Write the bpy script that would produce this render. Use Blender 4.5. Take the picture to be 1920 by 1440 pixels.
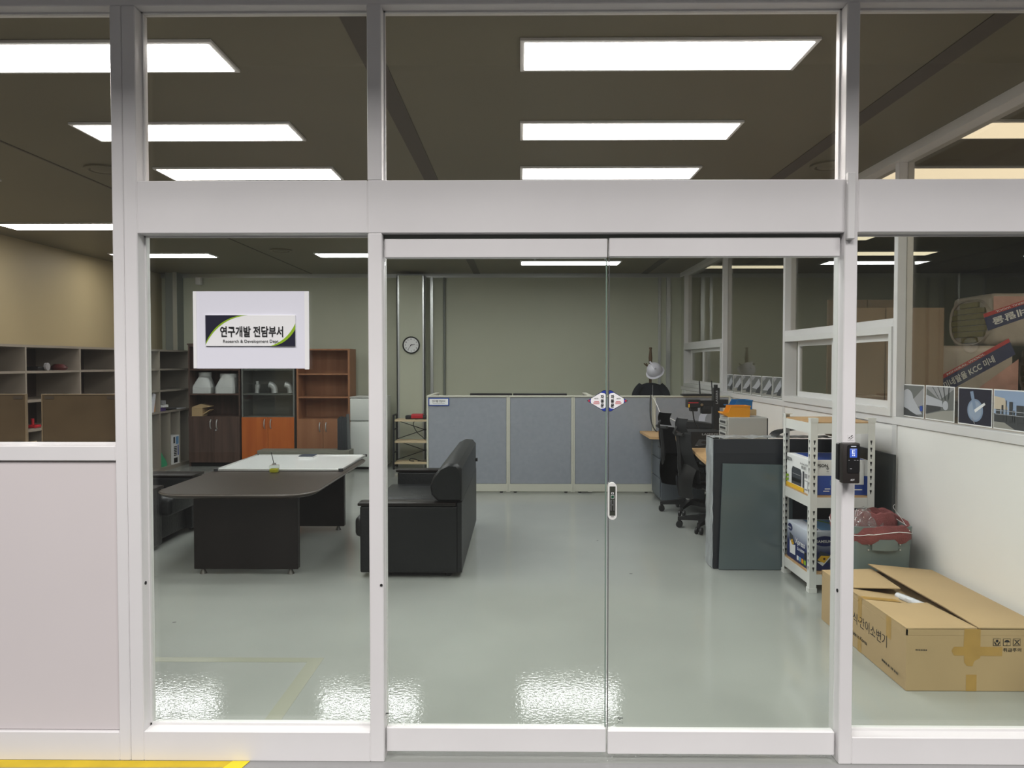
import bpy, bmesh, math, random
from mathutils import Vector, Matrix, noise
random.seed(7)
S = bpy.context.scene
C = S.collection
for o in list(bpy.data.objects): bpy.data.objects.remove(o)

# ------------------------------------------------------------------ camera
F, HC = 1450.0, 1.5
TH, YAW = math.atan(40/F), math.atan(15/F)
cd = bpy.data.cameras.new('camera'); cam = bpy.data.objects.new('camera', cd); C.objects.link(cam)
cd.sensor_width = 36.0; cd.lens = 36.0*F/1920; cd.clip_start = 0.05
cam.location = (0, 0, HC); cam.rotation_euler = (math.pi/2-TH, 0, YAW)
S.camera = cam
# ------------------------------------------------------------------ world, lamps of the hall, exposure
w = bpy.data.worlds.new('world'); S.world = w; w.use_nodes = True
w.node_tree.nodes['Background'].inputs[0].default_value = (0.84, 0.83, 0.83, 1)
w.node_tree.nodes['Background'].inputs[1].default_value = 0.16
S.view_settings.view_transform = 'Standard'; S.view_settings.look = 'None'
S.view_settings.gamma = 1.0; S.view_settings.use_curve_mapping = False
S.view_settings.exposure = 0.0
S.cycles.use_denoising = True
S.cycles.transparent_max_bounces = 24
S.cycles.max_bounces = 10
S.cycles.sample_clamp_indirect = 8
HALL_W = 150.0
PANEL_L = 16.0
for hx in (-4.2, 0, 4.2):
    for hy in (-4.5, -3.0, -1.5):
        ld = bpy.data.lights.new('hall_lamp', 'AREA'); ld.shape = 'SQUARE'; ld.size = 1.8
        ld.energy = HALL_W; ld.color = (1.0, 0.965, 0.95)
        lo = bpy.data.objects.new('hall_lamp', ld); C.objects.link(lo); lo.location = (hx, hy, 6.6)

# ------------------------------------------------------------------ measuring: photo pixel -> point of the place
def ray(px, py):
    v = Vector(((px-960)/F, (720-py)/F, -1.0)); v.rotate(cam.rotation_euler); return v
def atY(px, py, y): r = ray(px, py); return Vector((0, 0, HC)) + r*(y/r.y)
def atZ(px, py, z): r = ray(px, py); return Vector((0, 0, HC)) + r*((z-HC)/r.z)
def atX(px, py, x): r = ray(px, py); return Vector((0, 0, HC)) + r*(x/r.x)

# ------------------------------------------------------------------ materials
def lin(c): return tuple((v/12.92 if v <= .04045 else ((v+.055)/1.055)**2.4) for v in (x/255 for x in c))
MC = {}
def mat(name, col, rough=.5, metal=0.0, spec=.5, var=0.0, scale=6.0, bump=0.0, bscale=80, stretch=None, emit=0, wood=None, coat=0):
    """Principled material; col in sRGB 0-255; optional noise variation / bump / wood streaks."""
    if name in MC: return MC[name]
    m = bpy.data.materials.new(name); m.use_nodes = True; nt = m.node_tree; N = nt.nodes; L = nt.links
    b = N['Principled BSDF']; c = lin(col)
    b.inputs['Base Color'].default_value = (*c, 1); b.inputs['Roughness'].default_value = rough
    b.inputs['Metallic'].default_value = metal; b.inputs['Specular IOR Level'].default_value = spec
    b.inputs['Coat Weight'].default_value = coat
    if emit:
        b.inputs['Emission Color'].default_value = (*c, 1); b.inputs['Emission Strength'].default_value = emit
    if var or bump or wood:
        tc = N.new('ShaderNodeTexCoord'); mp = N.new('ShaderNodeMapping'); L.new(tc.outputs['Object'], mp.inputs[0])
        if stretch: mp.inputs['Scale'].default_value = stretch
    if var:
        n = N.new('ShaderNodeTexNoise'); n.inputs['Scale'].default_value = scale; n.inputs['Detail'].default_value = 5
        L.new(mp.outputs[0], n.inputs[0])
        r = N.new('ShaderNodeValToRGB'); r.color_ramp.elements[0].position = .3; r.color_ramp.elements[1].position = .72
        d = wood or tuple(x*(1-var) for x in c)
        if wood: d = lin(wood)
        r.color_ramp.elements[0].color = (*d, 1)
        r.color_ramp.elements[1].color = (*(tuple(min(1, x*(1+(0 if wood else var*.6))) for x in c)), 1)
        L.new(n.outputs['Fac'], r.inputs[0]); L.new(r.outputs[0], b.inputs['Base Color'])
    if bump:
        n2 = N.new('ShaderNodeTexNoise'); n2.inputs['Scale'].default_value = bscale; n2.inputs['Detail'].default_value = 3
        L.new(tc.outputs['Object'], n2.inputs[0]); bp = N.new('ShaderNodeBump'); bp.inputs['Strength'].default_value = bump
        bp.inputs['Distance'].default_value = .01
        L.new(n2.outputs['Fac'], bp.inputs['Height']); L.new(bp.outputs[0], b.inputs['Normal'])
    MC[name] = m; return m
def glass(name, tint=(.95, .97, .95), dust=.012, ior=1.45, dscale=2.5):
    if name in MC: return MC[name]
    m = bpy.data.materials.new(name); m.use_nodes = True; nt = m.node_tree; N = nt.nodes; L = nt.links
    N.remove(N['Principled BSDF']); out = N['Material Output']
    t = N.new('ShaderNodeBsdfTransparent'); t.inputs[0].default_value = (*tint, 1)
    g = N.new('ShaderNodeBsdfGlossy'); g.inputs['Roughness'].default_value = .0
    d = N.new('ShaderNodeBsdfDiffuse'); d.inputs[0].default_value = (.75, .75, .75, 1)
    fr = N.new('ShaderNodeFresnel'); fr.inputs[0].default_value = ior
    geo = N.new('ShaderNodeNewGeometry')      # same pane behaviour seen from either face
    mx = N.new('ShaderNodeMixShader'); L.new(fr.outputs[0], mx.inputs[0]); L.new(t.outputs[0], mx.inputs[1]); L.new(g.outputs[0], mx.inputs[2])
    tc = N.new('ShaderNodeTexCoord'); n = N.new('ShaderNodeTexNoise'); n.inputs['Scale'].default_value = dscale; n.inputs['Detail'].default_value = 6
    L.new(tc.outputs['Object'], n.inputs[0])
    mr = N.new('ShaderNodeMapRange'); mr.inputs['From Min'].default_value = .35; mr.inputs['From Max'].default_value = .75
    mr.inputs['To Min'].default_value = dust*.3; mr.inputs['To Max'].default_value = dust*2
    L.new(n.outputs['Fac'], mr.inputs[0])
    m2 = N.new('ShaderNodeMixShader'); L.new(mr.outputs[0], m2.inputs[0]); L.new(mx.outputs[0], m2.inputs[1]); L.new(d.outputs[0], m2.inputs[2])
    L.new(m2.outputs[0], out.inputs[0])
    fi = N.new('ShaderNodeMath'); fi.operation = 'MULTIPLY_ADD'   # leave the pane at the inverse ior on back faces
    fi.inputs[1].default_value = 1/ior-ior; fi.inputs[2].default_value = ior
    L.new(geo.outputs['Backfacing'], fi.inputs[0]); L.new(fi.outputs[0], fr.inputs[0])
    MC[name] = m; return m

WHITE = mat('white_paint', (226, 224, 224), .35, var=.035, scale=3)
WHITE2 = mat('white_trim', (222, 221, 220), .35)
WALLP = mat('white_wall_panel', (243, 241, 238), .45, var=.03, scale=1.5)
CREAM = mat('cream_wall', (190, 192, 172), .55, var=.04, scale=1.2)
CREAM_L = mat('cream_wall_warm', (174, 160, 124), .55, var=.04, scale=1.2)
CEIL = mat('ceiling_panel', (112, 106, 87), .5, var=.06, scale=1.0)
CEILB = mat('ceiling_band', (80, 73, 65), .6)
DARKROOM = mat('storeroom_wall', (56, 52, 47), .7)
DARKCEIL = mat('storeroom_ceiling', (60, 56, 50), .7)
ALU = mat('aluminium_trim', (198, 200, 198), .28, metal=.85)
GREYTRIM = mat('grey_trim', (120, 124, 118), .5)
BLACK = mat('black_plastic', (22, 22, 23), .45)
BLACKM = mat('black_matte', (16, 16, 17), .7)
DGREY = mat('dark_grey_plastic', (46, 47, 49), .5)
MESHB = mat('black_mesh_fabric', (24, 25, 27), .85, bump=.3, bscale=500)
LEATH = mat('black_leather', (21, 23, 24), .42, spec=.35, var=.12, scale=5, bump=.25, bscale=60)
WENGE = mat('dark_wenge_wood', (24, 18, 16), .4, spec=.25, var=.2, scale=7, stretch=(1, 1, .15))
WTOP = mat('dark_table_top', (54, 44, 38), .33, spec=.4, var=.12, scale=5, stretch=(.3, 2, 1))
WALNUT = mat('walnut_laminate', (98, 76, 66), .45, var=.2, wood=(68, 50, 43), scale=10, stretch=(1.6, 1, .1))
ORANGEW = mat('orange_cherry_laminate', (204, 112, 48), .45, spec=.35, var=.2, wood=(180, 92, 36), scale=8, stretch=(1.4, 1, .12))
BROWNW = mat('brown_cherry_laminate', (168, 118, 84), .5, spec=.35, var=.2, wood=(150, 102, 70), scale=8, stretch=(1.4, 1, .12))
GREYL = mat('grey_laminate', (112, 114, 110), .5)
GREIGE = mat('greige_laminate', (150, 142, 130), .55, var=.05, scale=3)
OAK = mat('oak_board', (202, 166, 120), .5, var=.2, wood=(184, 146, 100), scale=9, stretch=(.2, 2, 1))
PINE = mat('pale_pine', (216, 196, 160), .5, var=.1, scale=9)
STEELW = mat('white_steel', (222, 222, 218), .4)
CHROME = mat('chrome', (215, 215, 215), .15, metal=1)
SATIN = mat('satin_steel', (196, 196, 194), .35, metal=.6)
FABR = mat('blue_grey_fabric', (147, 151, 160), .9, var=.06, scale=25, bump=.1, bscale=400)
PTRIM = mat('ivory_partition_trim', (198, 197, 184), .5)
FRIDGE = mat('fridge_white', (214, 217, 212), .4, var=.03, scale=3)
CARD = mat('cardboard', (180, 154, 114), .75, var=.05, scale=4)
CARDD = mat('cardboard_edge', (120, 98, 68), .85)
TAPE = mat('brown_packing_tape', (176, 140, 74), .3, var=.1, scale=14)
DUCT = mat('pale_grey_plastic', (206, 210, 208), .5)
FOIL = mat('silver_foil', (232, 233, 235), .3, metal=.45, bump=1.0, bscale=55)
RED = mat('red_plastic', (186, 30, 42), .4)
GREENB = mat('green_bag', (70, 176, 128), .45)
PAPER = mat('white_paper', (226, 226, 236), .7)
PWHITE = mat('print_white', (236, 236, 236), .6)
INK = mat('black_ink', (16, 16, 18), .7)
NAVY = mat('navy_print', (18, 18, 42), .5)
LIME = mat('lime_print', (140, 178, 24), .5)
BLUE = mat('blue_print', (26, 52, 150), .5)
BLUE2 = mat('royal_blue_print', (44, 76, 160), .5)
DBLUE = mat('deep_blue_print', (20, 32, 92), .5)
SKYB = mat('light_blue_print', (110, 160, 208), .5)
GREYP = mat('grey_print', (150, 150, 152), .6)
DGP = mat('dark_grey_print', (62, 66, 72), .6)
REDP = mat('red_print', (190, 44, 52), .6)
YEL = mat('yellow_print', (236, 186, 40), .6)
YTAPE = mat('yellow_floor_tape', (212, 182, 20), .5, var=.15, scale=8)
ORB = mat('orange_bin_plastic', (226, 150, 24), .4)
BLB = mat('blue_bin_plastic', (30, 104, 160), .4)
CABG = mat('light_grey_steel', (176, 176, 172), .45)
SACK = mat('red_woven_sack', (128, 68, 68), .8, var=.2, scale=18, bump=.4, bscale=120)
BING = mat('grey_green_bin', (106, 118, 116), .5, var=.06, scale=4)
BOARDG = mat('dark_grey_board', (64, 68, 68), .28, var=.06, scale=3)
TEAL = mat('grey_green_glass_board', (96, 108, 111), .14, var=.06, scale=2)
WRAP = mat('stretch_wrap_black', (38, 41, 46), .25, var=.3, scale=9, bump=.5, bscale=25)
BROWNP = mat('turned_brown_wood', (86, 64, 38), .4)
HAT = mat('white_hard_hat', (214, 212, 222), .3)
CLOTH = mat('dark_navy_cloth', (26, 29, 36), .9)
WOOL = mat('mineral_wool', (138, 128, 78), .95, var=.25, scale=40, bump=.6, bscale=90)
FILMW = mat('pale_bale_film', (186, 174, 164), .4, var=.15, scale=7, bump=.5, bscale=14)
FILMP = mat('pink_bale_film', (206, 158, 146), .4, var=.25, scale=9, bump=.5, bscale=18)
MDF = mat('brown_hardboard', (88, 76, 58), .16, var=.12, scale=10)
GLASS_UP = glass('clear_window_glass', (.95, .935, .905), .002)
GLASS_LO = glass('green_window_glass', (.94, .965, .94), .002)
GLASS_R = glass('partition_glass', (.90, .89, .86), .002)
GLASS_S = glass('small_glass', (.96, .97, .96), .004)
FILM = glass('clear_film', (.86, .87, .86), .10, dscale=30)

# floor: glossy grey-green epoxy with orange-peel, scuffs and hair cracks
def floor_mat(name, col, r0, r1):
    m = bpy.data.materials.new(name); m.use_nodes = True; nt = m.node_tree; N = nt.nodes; L = nt.links; b = N['Principled BSDF']
    tc = N.new('ShaderNodeTexCoord')
    n = N.new('ShaderNodeTexNoise'); n.inputs['Scale'].default_value = .9; n.inputs['Detail'].default_value = 6; L.new(tc.outputs['Object'], n.inputs[0])
    r = N.new('ShaderNodeValToRGB'); c = lin(col)
    r.color_ramp.elements[0].color = (*[x*.9 for x in c], 1); r.color_ramp.elements[1].color = (*[x*1.06 for x in c], 1)
    r.color_ramp.elements[0].position = .3; r.color_ramp.elements[1].position = .7
    L.new(n.outputs['Fac'], r.inputs[0])
    v = N.new('ShaderNodeTexVoronoi'); v.inputs['Scale'].default_value = 1.7; L.new(tc.outputs['Object'], v.inputs[0])   # scattered specks
    lt = N.new('ShaderNodeMath'); lt.operation = 'LESS_THAN'; lt.inputs[1].default_value = .022; L.new(v.outputs['Distance'], lt.inputs[0])
    mx = N.new('ShaderNodeMix'); mx.data_type = 'RGBA'; L.new(lt.outputs[0], mx.inputs['Factor']); L.new(r.outputs[0], mx.inputs['A'])
    mx.inputs['B'].default_value = (*[x*.5 for x in c], 1)
    L.new(mx.outputs['Result'], b.inputs['Base Color'])
    mr = N.new('ShaderNodeMapRange'); mr.inputs['To Min'].default_value = r0; mr.inputs['To Max'].default_value = r1
    L.new(n.outputs['Fac'], mr.inputs[0]); L.new(mr.outputs[0], b.inputs['Roughness'])
    n2 = N.new('ShaderNodeTexNoise'); n2.inputs['Scale'].default_value = 62; n2.inputs['Detail'].default_value = 2; L.new(tc.outputs['Object'], n2.inputs[0])
    bp = N.new('ShaderNodeBump'); bp.inputs['Strength'].default_value = .15; bp.inputs['Distance'].default_value = .003
    L.new(n2.outputs['Fac'], bp.inputs['Height']); L.new(bp.outputs[0], b.inputs['Normal'])
    b.inputs['Specular IOR Level'].default_value = .55
    MC[name] = m; return m
FLOOR = floor_mat('epoxy_floor', (157, 160, 155), .02, .04)
FLOORH = floor_mat('hall_floor', (150, 150, 150), .3, .45)
def emis(name, col, s):
    m = bpy.data.materials.new(name); m.use_nodes = True; nt = m.node_tree; N = nt.nodes
    N.remove(N['Principled BSDF']); e = N.new('ShaderNodeEmission'); e.inputs[0].default_value = (*lin(col), 1); e.inputs[1].default_value = s
    nt.links.new(e.outputs[0], N['Material Output'].inputs[0]); MC[name] = m; return m
LAMP = emis('led_diffuser', (252, 250, 252), PANEL_L)
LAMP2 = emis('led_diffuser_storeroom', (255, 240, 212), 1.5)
FILL_GLOW = emis('storeroom_fill_glow', (255, 240, 225), 18)  # glow of the added storeroom fill panels
SCREEN = emis('lcd_screen', (74, 104, 205), .9)
SCREENW = emis('lcd_white', (235, 240, 255), 1.0)

# ------------------------------------------------------------------ mesh builder
class B:
    def __init__(s): s.bm = bmesh.new(); s.m = 0
    def _fin(s, before, M=None):
        fs = [f for f in s.bm.faces if f not in before]
        for f in fs: f.material_index = s.m
        if M is not None:
            vs = {v for f in fs for v in f.verts}
            for v in vs: v.co = M @ v.co
        return s
    def box(s, x0, x1, y0, y1, z0, z1, bev=0, seg=2, M=None):
        if x1 < x0: x0, x1 = x1, x0
        if y1 < y0: y0, y1 = y1, y0
        if z1 < z0: z0, z1 = z1, z0
        bf = set(s.bm.faces)
        vs = [s.bm.verts.new((x, y, z)) for x in (x0, x1) for y in (y0, y1) for z in (z0, z1)]
        fs = [s.bm.faces.new([vs[i] for i in q]) for q in ((0, 1, 3, 2), (4, 6, 7, 5), (0, 4, 5, 1), (2, 3, 7, 6), (0, 2, 6, 4), (1, 5, 7, 3))]
        if bev:
            bmesh.ops.bevel(s.bm, geom=list({e for f in fs for e in f.edges}), offset=bev, segments=seg, profile=.5, affect='EDGES')
        return s._fin(bf, M)
    def loft(s, rings, cap=True, close=True):
        bf = set(s.bm.faces)
        R = [[s.bm.verts.new(p) for p in r] for r in rings]; n = len(R[0])
        for a, b in zip(R, R[1:]):
            for i in range(n if close else n-1):
                j = (i+1) % n
                s.bm.faces.new((a[i], a[j], b[j], b[i]))
        if cap:
            s.bm.faces.new(list(reversed(R[0]))); s.bm.faces.new(R[-1])
        return s._fin(bf)
    def prism(s, pts, axis, lo, hi):
        def P(a, b, h): return {'x': (h, a, b), 'y': (a, h, b), 'z': (a, b, h)}[axis]
        return s.loft([[P(a, b, lo) for a, b in pts], [P(a, b, hi) for a, b in pts]])
    def cyl(s, p0, p1, r0, r1=None, n=16):
        r1 = r0 if r1 is None else r1
        p0, p1 = Vector(p0), Vector(p1); d = (p1-p0).normalized()
        u = d.orthogonal().normalized(); v = d.cross(u)
        ring = lambda p, r: [p + u*(r*math.cos(2*math.pi*i/n)) + v*(r*math.sin(2*math.pi*i/n)) for i in range(n)]
        return s.loft([ring(p0, r0), ring(p1, r1)])
    def tube(s, pts, r, n=8, res=0):
        pts = [Vector(p) for p in pts]
        if res: pts = spline(pts, res)
        rings = []; u = None
        for i, p in enumerate(pts):
            d = (pts[min(i+1, len(pts)-1)] - pts[max(i-1, 0)]).normalized()
            u = d.orthogonal().normalized() if u is None else (u - d*u.dot(d)).normalized()
            v = d.cross(u); rr = r[i*(len(r)-1)//max(1, len(pts)-1)] if isinstance(r, (list, tuple)) else r
            rings.append([p + u*(rr*math.cos(2*math.pi*k/n)) + v*(rr*math.sin(2*math.pi*k/n)) for k in range(n)])
        return s.loft(rings)
    def lathe(s, prof, c=(0, 0, 0), n=24, M=None, cap=True):
        bf = set(s.bm.faces); c = Vector(c)
        rings = [[c + Vector((max(r, 1e-4)*math.cos(2*math.pi*i/n), max(r, 1e-4)*math.sin(2*math.pi*i/n), z)) for i in range(n)] for r, z in prof]
        s.loft(rings, cap); return s._fin(bf, M)
    def poly(s, pts):
        bf = set(s.bm.faces); s.bm.faces.new([s.bm.verts.new(p) for p in pts]); return s._fin(bf)
    def grid(s, fn, nu, nv, thick=0):
        """surface fn(u,v)->point, optionally given thickness."""
        bf = set(s.bm.faces)
        V = [[s.bm.verts.new(fn(i/nu, j/nv)) for j in range(nv+1)] for i in range(nu+1)]
        fs = [s.bm.faces.new((V[i][j], V[i+1][j], V[i+1][j+1], V[i][j+1])) for i in range(nu) for j in range(nv)]
        if thick: bmesh.ops.solidify(s.bm, geom=fs, thickness=thick)
        return s._fin(bf)
    def use(s, i): s.m = i; return s
def spline(pts, res):
    out = []
    n = len(pts)
    for i in range(n-1):
        p0, p1, p2, p3 = pts[max(i-1, 0)], pts[i], pts[i+1], pts[min(i+2, n-1)]
        for k in range(res):
            t = k/res
            out.append(.5*((2*p1) + (p2-p0)*t + (2*p0-5*p1+4*p2-p3)*t*t + (3*p1-p0-3*p2+p3)*t**3))
    out.append(pts[-1]); return out

def _mesh(name, b, mats, M=None, ang=35):
    bmesh.ops.recalc_face_normals(b.bm, faces=b.bm.faces[:])
    if M is not None: bmesh.ops.transform(b.bm, matrix=M, verts=b.bm.verts[:])
    me = bpy.data.meshes.new(name); b.bm.to_mesh(me); b.bm.free()
    for m in (mats if isinstance(mats, (list, tuple)) else [mats]): me.materials.append(m)
    for p in me.polygons: p.use_smooth = True
    me.set_sharp_from_angle(angle=math.radians(ang))
    return me
ROOTM = {}
def tag(o, label=None, cat=None, group=None, kind=None):
    if label: o['label'] = label
    if cat: o['category'] = cat
    if group: o['group'] = group
    if kind: o['kind'] = kind
    return o
def thing(name, label, cat, loc=(0, 0, 0), rz=0, group=None, kind=None):
    o = bpy.data.objects.new(name, None); C.objects.link(o); o.empty_display_size = .1
    o.location = loc; o.rotation_euler = (0, 0, rz)
    ROOTM[o.name] = Matrix.Translation(loc) @ Matrix.Rotation(rz, 4, 'Z')
    return tag(o, label, cat, group, kind)
def rootm(o):
    while o.parent: o = o.parent
    return ROOTM.get(o.name, Matrix())
def part(par, name, b, mats, label=None, local=False, ang=35, kind=None):
    """mesh child of par; geometry in world coordinates (or the thing's own when local)."""
    me = _mesh(name, b, mats, None if local else rootm(par).inverted(), ang)
    o = bpy.data.objects.new(name, me); C.objects.link(o); o.parent = par
    return tag(o, label, kind=kind)
def solo(name, b, mats, label=None, cat=None, group=None, kind=None, ang=35):
    """a thing that is one mesh; origin put at its base."""
    vs = [v.co for v in b.bm.verts]
    c = Vector(((min(v.x for v in vs)+max(v.x for v in vs))/2, (min(v.y for v in vs)+max(v.y for v in vs))/2, min(v.z for v in vs)))
    me = _mesh(name, b, mats, Matrix.Translation(-c), ang)
    o = bpy.data.objects.new(name, me); C.objects.link(o); o.location = c
    ROOTM[o.name] = Matrix.Translation(c)
    return tag(o, label, cat, group, kind)
def struct(name, b, mats, ang=35):
    me = _mesh(name, b, mats, None, ang); o = bpy.data.objects.new(name, me); C.objects.link(o)
    ROOTM[o.name] = Matrix(); o['kind'] = 'structure'; return o
def sroot(name):
    o = bpy.data.objects.new(name, None); C.objects.link(o); ROOTM[o.name] = Matrix(); o['kind'] = 'structure'; return o
def dup(root, loc, rz=0, label=None, group=None):
    """a copy of a thing with copies of its parts and sub-parts."""
    def cp(o, p):
        c = o.copy(); C.objects.link(c)
        if p: c.parent = p
        for ch in list(o.children): cp(ch, c)
        return c
    r = cp(root, None); r.location = loc; r.rotation_euler = (0, 0, rz)
    if label: r['label'] = label
    if group: r['group'] = group
    ROOTM[r.name] = Matrix.Translation(loc) @ Matrix.Rotation(rz, 4, 'Z')
    return r
def textmesh(s, bold=0):
    cu = bpy.data.curves.new('lettering', 'FONT'); cu.body = s; cu.size = 1; cu.resolution_u = 3
    cu.offset = bold; cu.extrude = 0.0
    o = bpy.data.objects.new('lettering', cu); C.objects.link(o)
    dg = bpy.context.evaluated_depsgraph_get(); me = bpy.data.meshes.new_from_object(o.evaluated_get(dg))
    bpy.data.objects.remove(o); return me
def text(par, s, pos, u, v, h=None, wd=None, m=INK, bold=0.012, align='c', name='lettering', local=False):
    """flat lettering: pos = centre (or left middle), u right vector, v up vector; fitted to height h and/or width wd."""
    me = textmesh(s, bold)
    xs = [p.co.x for p in me.vertices]; ys = [p.co.y for p in me.vertices]
    W, H = max(xs)-min(xs), max(ys)-min(ys)
    sy = (h/H) if h else wd/W
    sx = (wd/W) if wd else sy
    if wd and not h: sy = sx
    cx = (min(xs)+max(xs))/2 if align == 'c' else min(xs)
    cy = (min(ys)+max(ys))/2
    u, v, pos = Vector(u).normalized(), Vector(v).normalized(), Vector(pos)
    Mi = Matrix() if local else rootm(par).inverted()
    for p in me.vertices: p.co = Mi @ (pos + u*((p.co.x-cx)*sx) + v*((p.co.y-cy)*sy))
    me.materials.clear(); me.materials.append(m)
    o = bpy.data.objects.new(name, me); C.objects.link(o); o.parent = par
    return o
def art(par, name, org, u, v, items, step=.0004, label=None, n=None):
    """printed picture: layered flat shapes on one mesh. items: (material, [(a,b)...]) in metres along u, v from org."""
    u, v, org = Vector(u).normalized(), Vector(v).normalized(), Vector(org); n = Vector(n) if n else u.cross(v)
    b = B(); ms = []
    for k, (m, pts) in enumerate(items):
        if m not in ms: ms.append(m)
        b.use(ms.index(m)); b.poly([org + u*p[0] + v*p[1] + n*(step*(k+1)) for p in pts])
    me = bpy.data.meshes.new(name); bmesh.ops.transform(b.bm, matrix=rootm(par).inverted(), verts=b.bm.verts[:]); b.bm.to_mesh(me); b.bm.free()
    for m in ms: me.materials.append(m)
    o = bpy.data.objects.new(name, me); C.objects.link(o); o.parent = par
    return tag(o, label)
def R(x0, y0, x1, y1): return [(x0, y0), (x1, y0), (x1, y1), (x0, y1)]
def EL(cx, cy, rx, ry, n=28, a0=0, a1=2*math.pi): return [(cx+rx*math.cos(a0+(a1-a0)*i/n), cy+ry*math.sin(a0+(a1-a0)*i/n)) for i in range(n)]
X_, Y_, Z_ = Vector((1, 0, 0)), Vector((0, 1, 0)), Vector((0, 0, 1))

# ================================================================== THE SETTING
YF, YFB = 2.86, 2.96            # front wall faces
XL, XR, YB, ZC = -5.43, 2.43, 11.7, 2.84
struct('floor', B().box(XL-.15, 7.2, YF, YB+.2, -.12, 0), FLOOR)
struct('floor_hall', B().box(-9, 9, 2.62, YF, -.12, 0), FLOORH)
struct('floor_hall_far', B().box(-9, 9, -7, 2.62, -.12, 0), mat('darkened_hall_floor', (48, 48, 48), .6))  # unseen floor, darkened so the front glass reflects less haze
struct('ceiling', B().box(XL-.15, 7.2, YF, YB+.2, ZC, ZC+.12), CEIL)
struct('wall_back', B().box(XL-.15, 7.2, YB, YB+.15, 0, ZC), CREAM)
struct('wall_left', B().box(XL-.15, XL, YF, YB, 0, ZC), CREAM_L)
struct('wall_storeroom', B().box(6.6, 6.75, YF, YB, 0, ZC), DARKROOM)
struct('light_blocker_hall', B().box(-9, 9, 1.78, YF, 3.05, 3.25), WHITE)  # added slab out of view, blocks hall light from the frame top
struct('wall_above', B().box(-9, 9, YF, YFB, ZC, 5.0), WHITE)
for i, (x, hw) in enumerate(((-3.14, .008), (-.65, .05), (1.87, .05))):
    struct('trim_%d' % (i+1), B().box(x-hw, x+hw, YFB, YB, ZC-.004, ZC), CEILB)
struct('trim_4', B().box(XL, XR, YB-.03, YB, ZC-.06, ZC), ALU)
# columns and conduits on the back wall
b = B().box(-1.80, -1.41, 11.38, YB, 0, ZC-.06); cl = struct('column_back', b, CREAM)
part(cl, 'corner_trim', B().box(-1.815, -1.775, 11.37, 11.385, 0, ZC-.06).box(-1.815, -1.80, 11.37, 11.42, 0, ZC-.06), ALU)
part(cl, 'corner_trim', B().box(-1.435, -1.395, 11.37, 11.385, 0, ZC-.06).box(-1.41, -1.395, 11.37, 11.42, 0, ZC-.06), ALU)
b = B().box(-5.27, -5.10, 11.47, YB, 0, ZC); cl = struct('column_corner', b, GREYTRIM)
part(cl, 'corner_trim', B().box(-5.155, -5.095, 11.455, 11.469, 0, ZC), ALU)
struct('trim_5', B().box(-1.35, -1.31, YB-.05, YB, 0, ZC-.06), ALU)
solo('conduit_pipe', B().cyl((-1.14, YB-.03, 0), (-1.14, YB-.03, ZC-.06), .017), GREYTRIM, 'slim grey vertical conduit pipe on the back wall beside the clock column', 'pipe')
struct('trim_6', B().box(2.08, 2.12, YB-.02, YB, 0, ZC-.06).box(2.2, 2.26, YB-.04, YB, 0, ZC-.06), ALU)

# ---------------- front glazed wall
fw = sroot('wall_front')
def fbox(name, x0, x1, z0, z1, y0=YF, y1=YFB, m=WHITE): return part(fw, name, B().box(x0, x1, y0, y1, z0, z1, .003, 1), m)
zb0, zb1 = 1.977, 2.171
PL0, PLm, PL1 = -1.509, -1.466, -1.416
PM0, PM1 = -.562, -.509
PR0, PR1 = 1.190, 1.238
fbox('post', PL0, PLm-.001, 0, 2.81); fbox('post', PLm, PL1, 0, 2.81)
fbox('post', PM0, PM1, 0, zb0); fbox('post', PM0, PM1, zb1, 2.81)
fbox('post', PR0, PR1, 0, 2.81)
fbox('beam', PL1, PM0, zb0, zb1); fbox('beam', PM0, PR0, zb0, zb1); fbox('beam', PR1, XR+.1, zb0, zb1)
fbox('header', XL-.1, XR+.1, 2.81, ZC)
fbox('sill', XL-.1, PL0, 1.133, 1.190)
fbox('lower_panel', XL-.1, PL0, .112, 1.130, YF+.012, YFB-.01, mat('pinkish_white_panel', (216, 209, 209), .4, var=.02, scale=2))
fbox('base_rail', XL-.1, PL0, 0, .110); fbox('base_rail', PL1, PM0, 0, .113); fbox('base_rail', PR1, XR+.1, 0, .103)
YG = 2.925
def pane(name, x0, x1, z0, z1, m):
    o = struct(name, B().box(x0, x1, YG, YG+.008, z0, z1), m)
    part(o, 'glazing_bead', B().box(x0, x0+.006, YG-.012, YG, z0, z1).box(x1-.006, x1, YG-.012, YG, z0, z1).box(x0, x1, YG-.012, YG, z0, z0+.008).box(x0, x1, YG-.012, YG, z1-.006, z1), WHITE2)
    return o
pane('window_1', XL+.3, PL0, 1.190, 2.81, GLASS_UP)
pane('window_2', PL1, PM0, .113, zb0, GLASS_LO)
pane('window_3', PR1, XR, .103, zb0, GLASS_LO)
pane('window_4', PL1, PM0, zb1, 2.81, GLASS_UP)
pane('window_5', PM1, PR0, zb1, 2.81, GLASS_UP)
pane('window_6', PR1, XR, zb1, 2.81, GLASS_UP)
def leaf(name, x0, x1, zt0, zt1, zb_0, zb_1):
    o = struct(name, B().box(x0, x1, 2.896, 2.906, zb_1-.01, zt0+.01), GLASS_LO)
    part(o, 'top_rail', B().box(x0, x1, 2.883, 2.919, zt0, zt1, .003, 1), WHITE)
    part(o, 'bottom_rail', B().box(x0, x1, 2.883, 2.919, zb_0, zb_1, .003, 1), WHITE)
    return o
d1 = leaf('door_1', PM1+.004, .3245, 1.889, 1.960, .028, .121)
d2 = leaf('door_2', .3305, PR0-.006, 1.892, 1.963, .022, .112)
EDGE = mat('glass_edge', (120, 140, 128), .2)
part(d1, 'edge_strip', B().box(.3205, .3245, 2.8955, 2.9065, .121, 1.889), EDGE)
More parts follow.
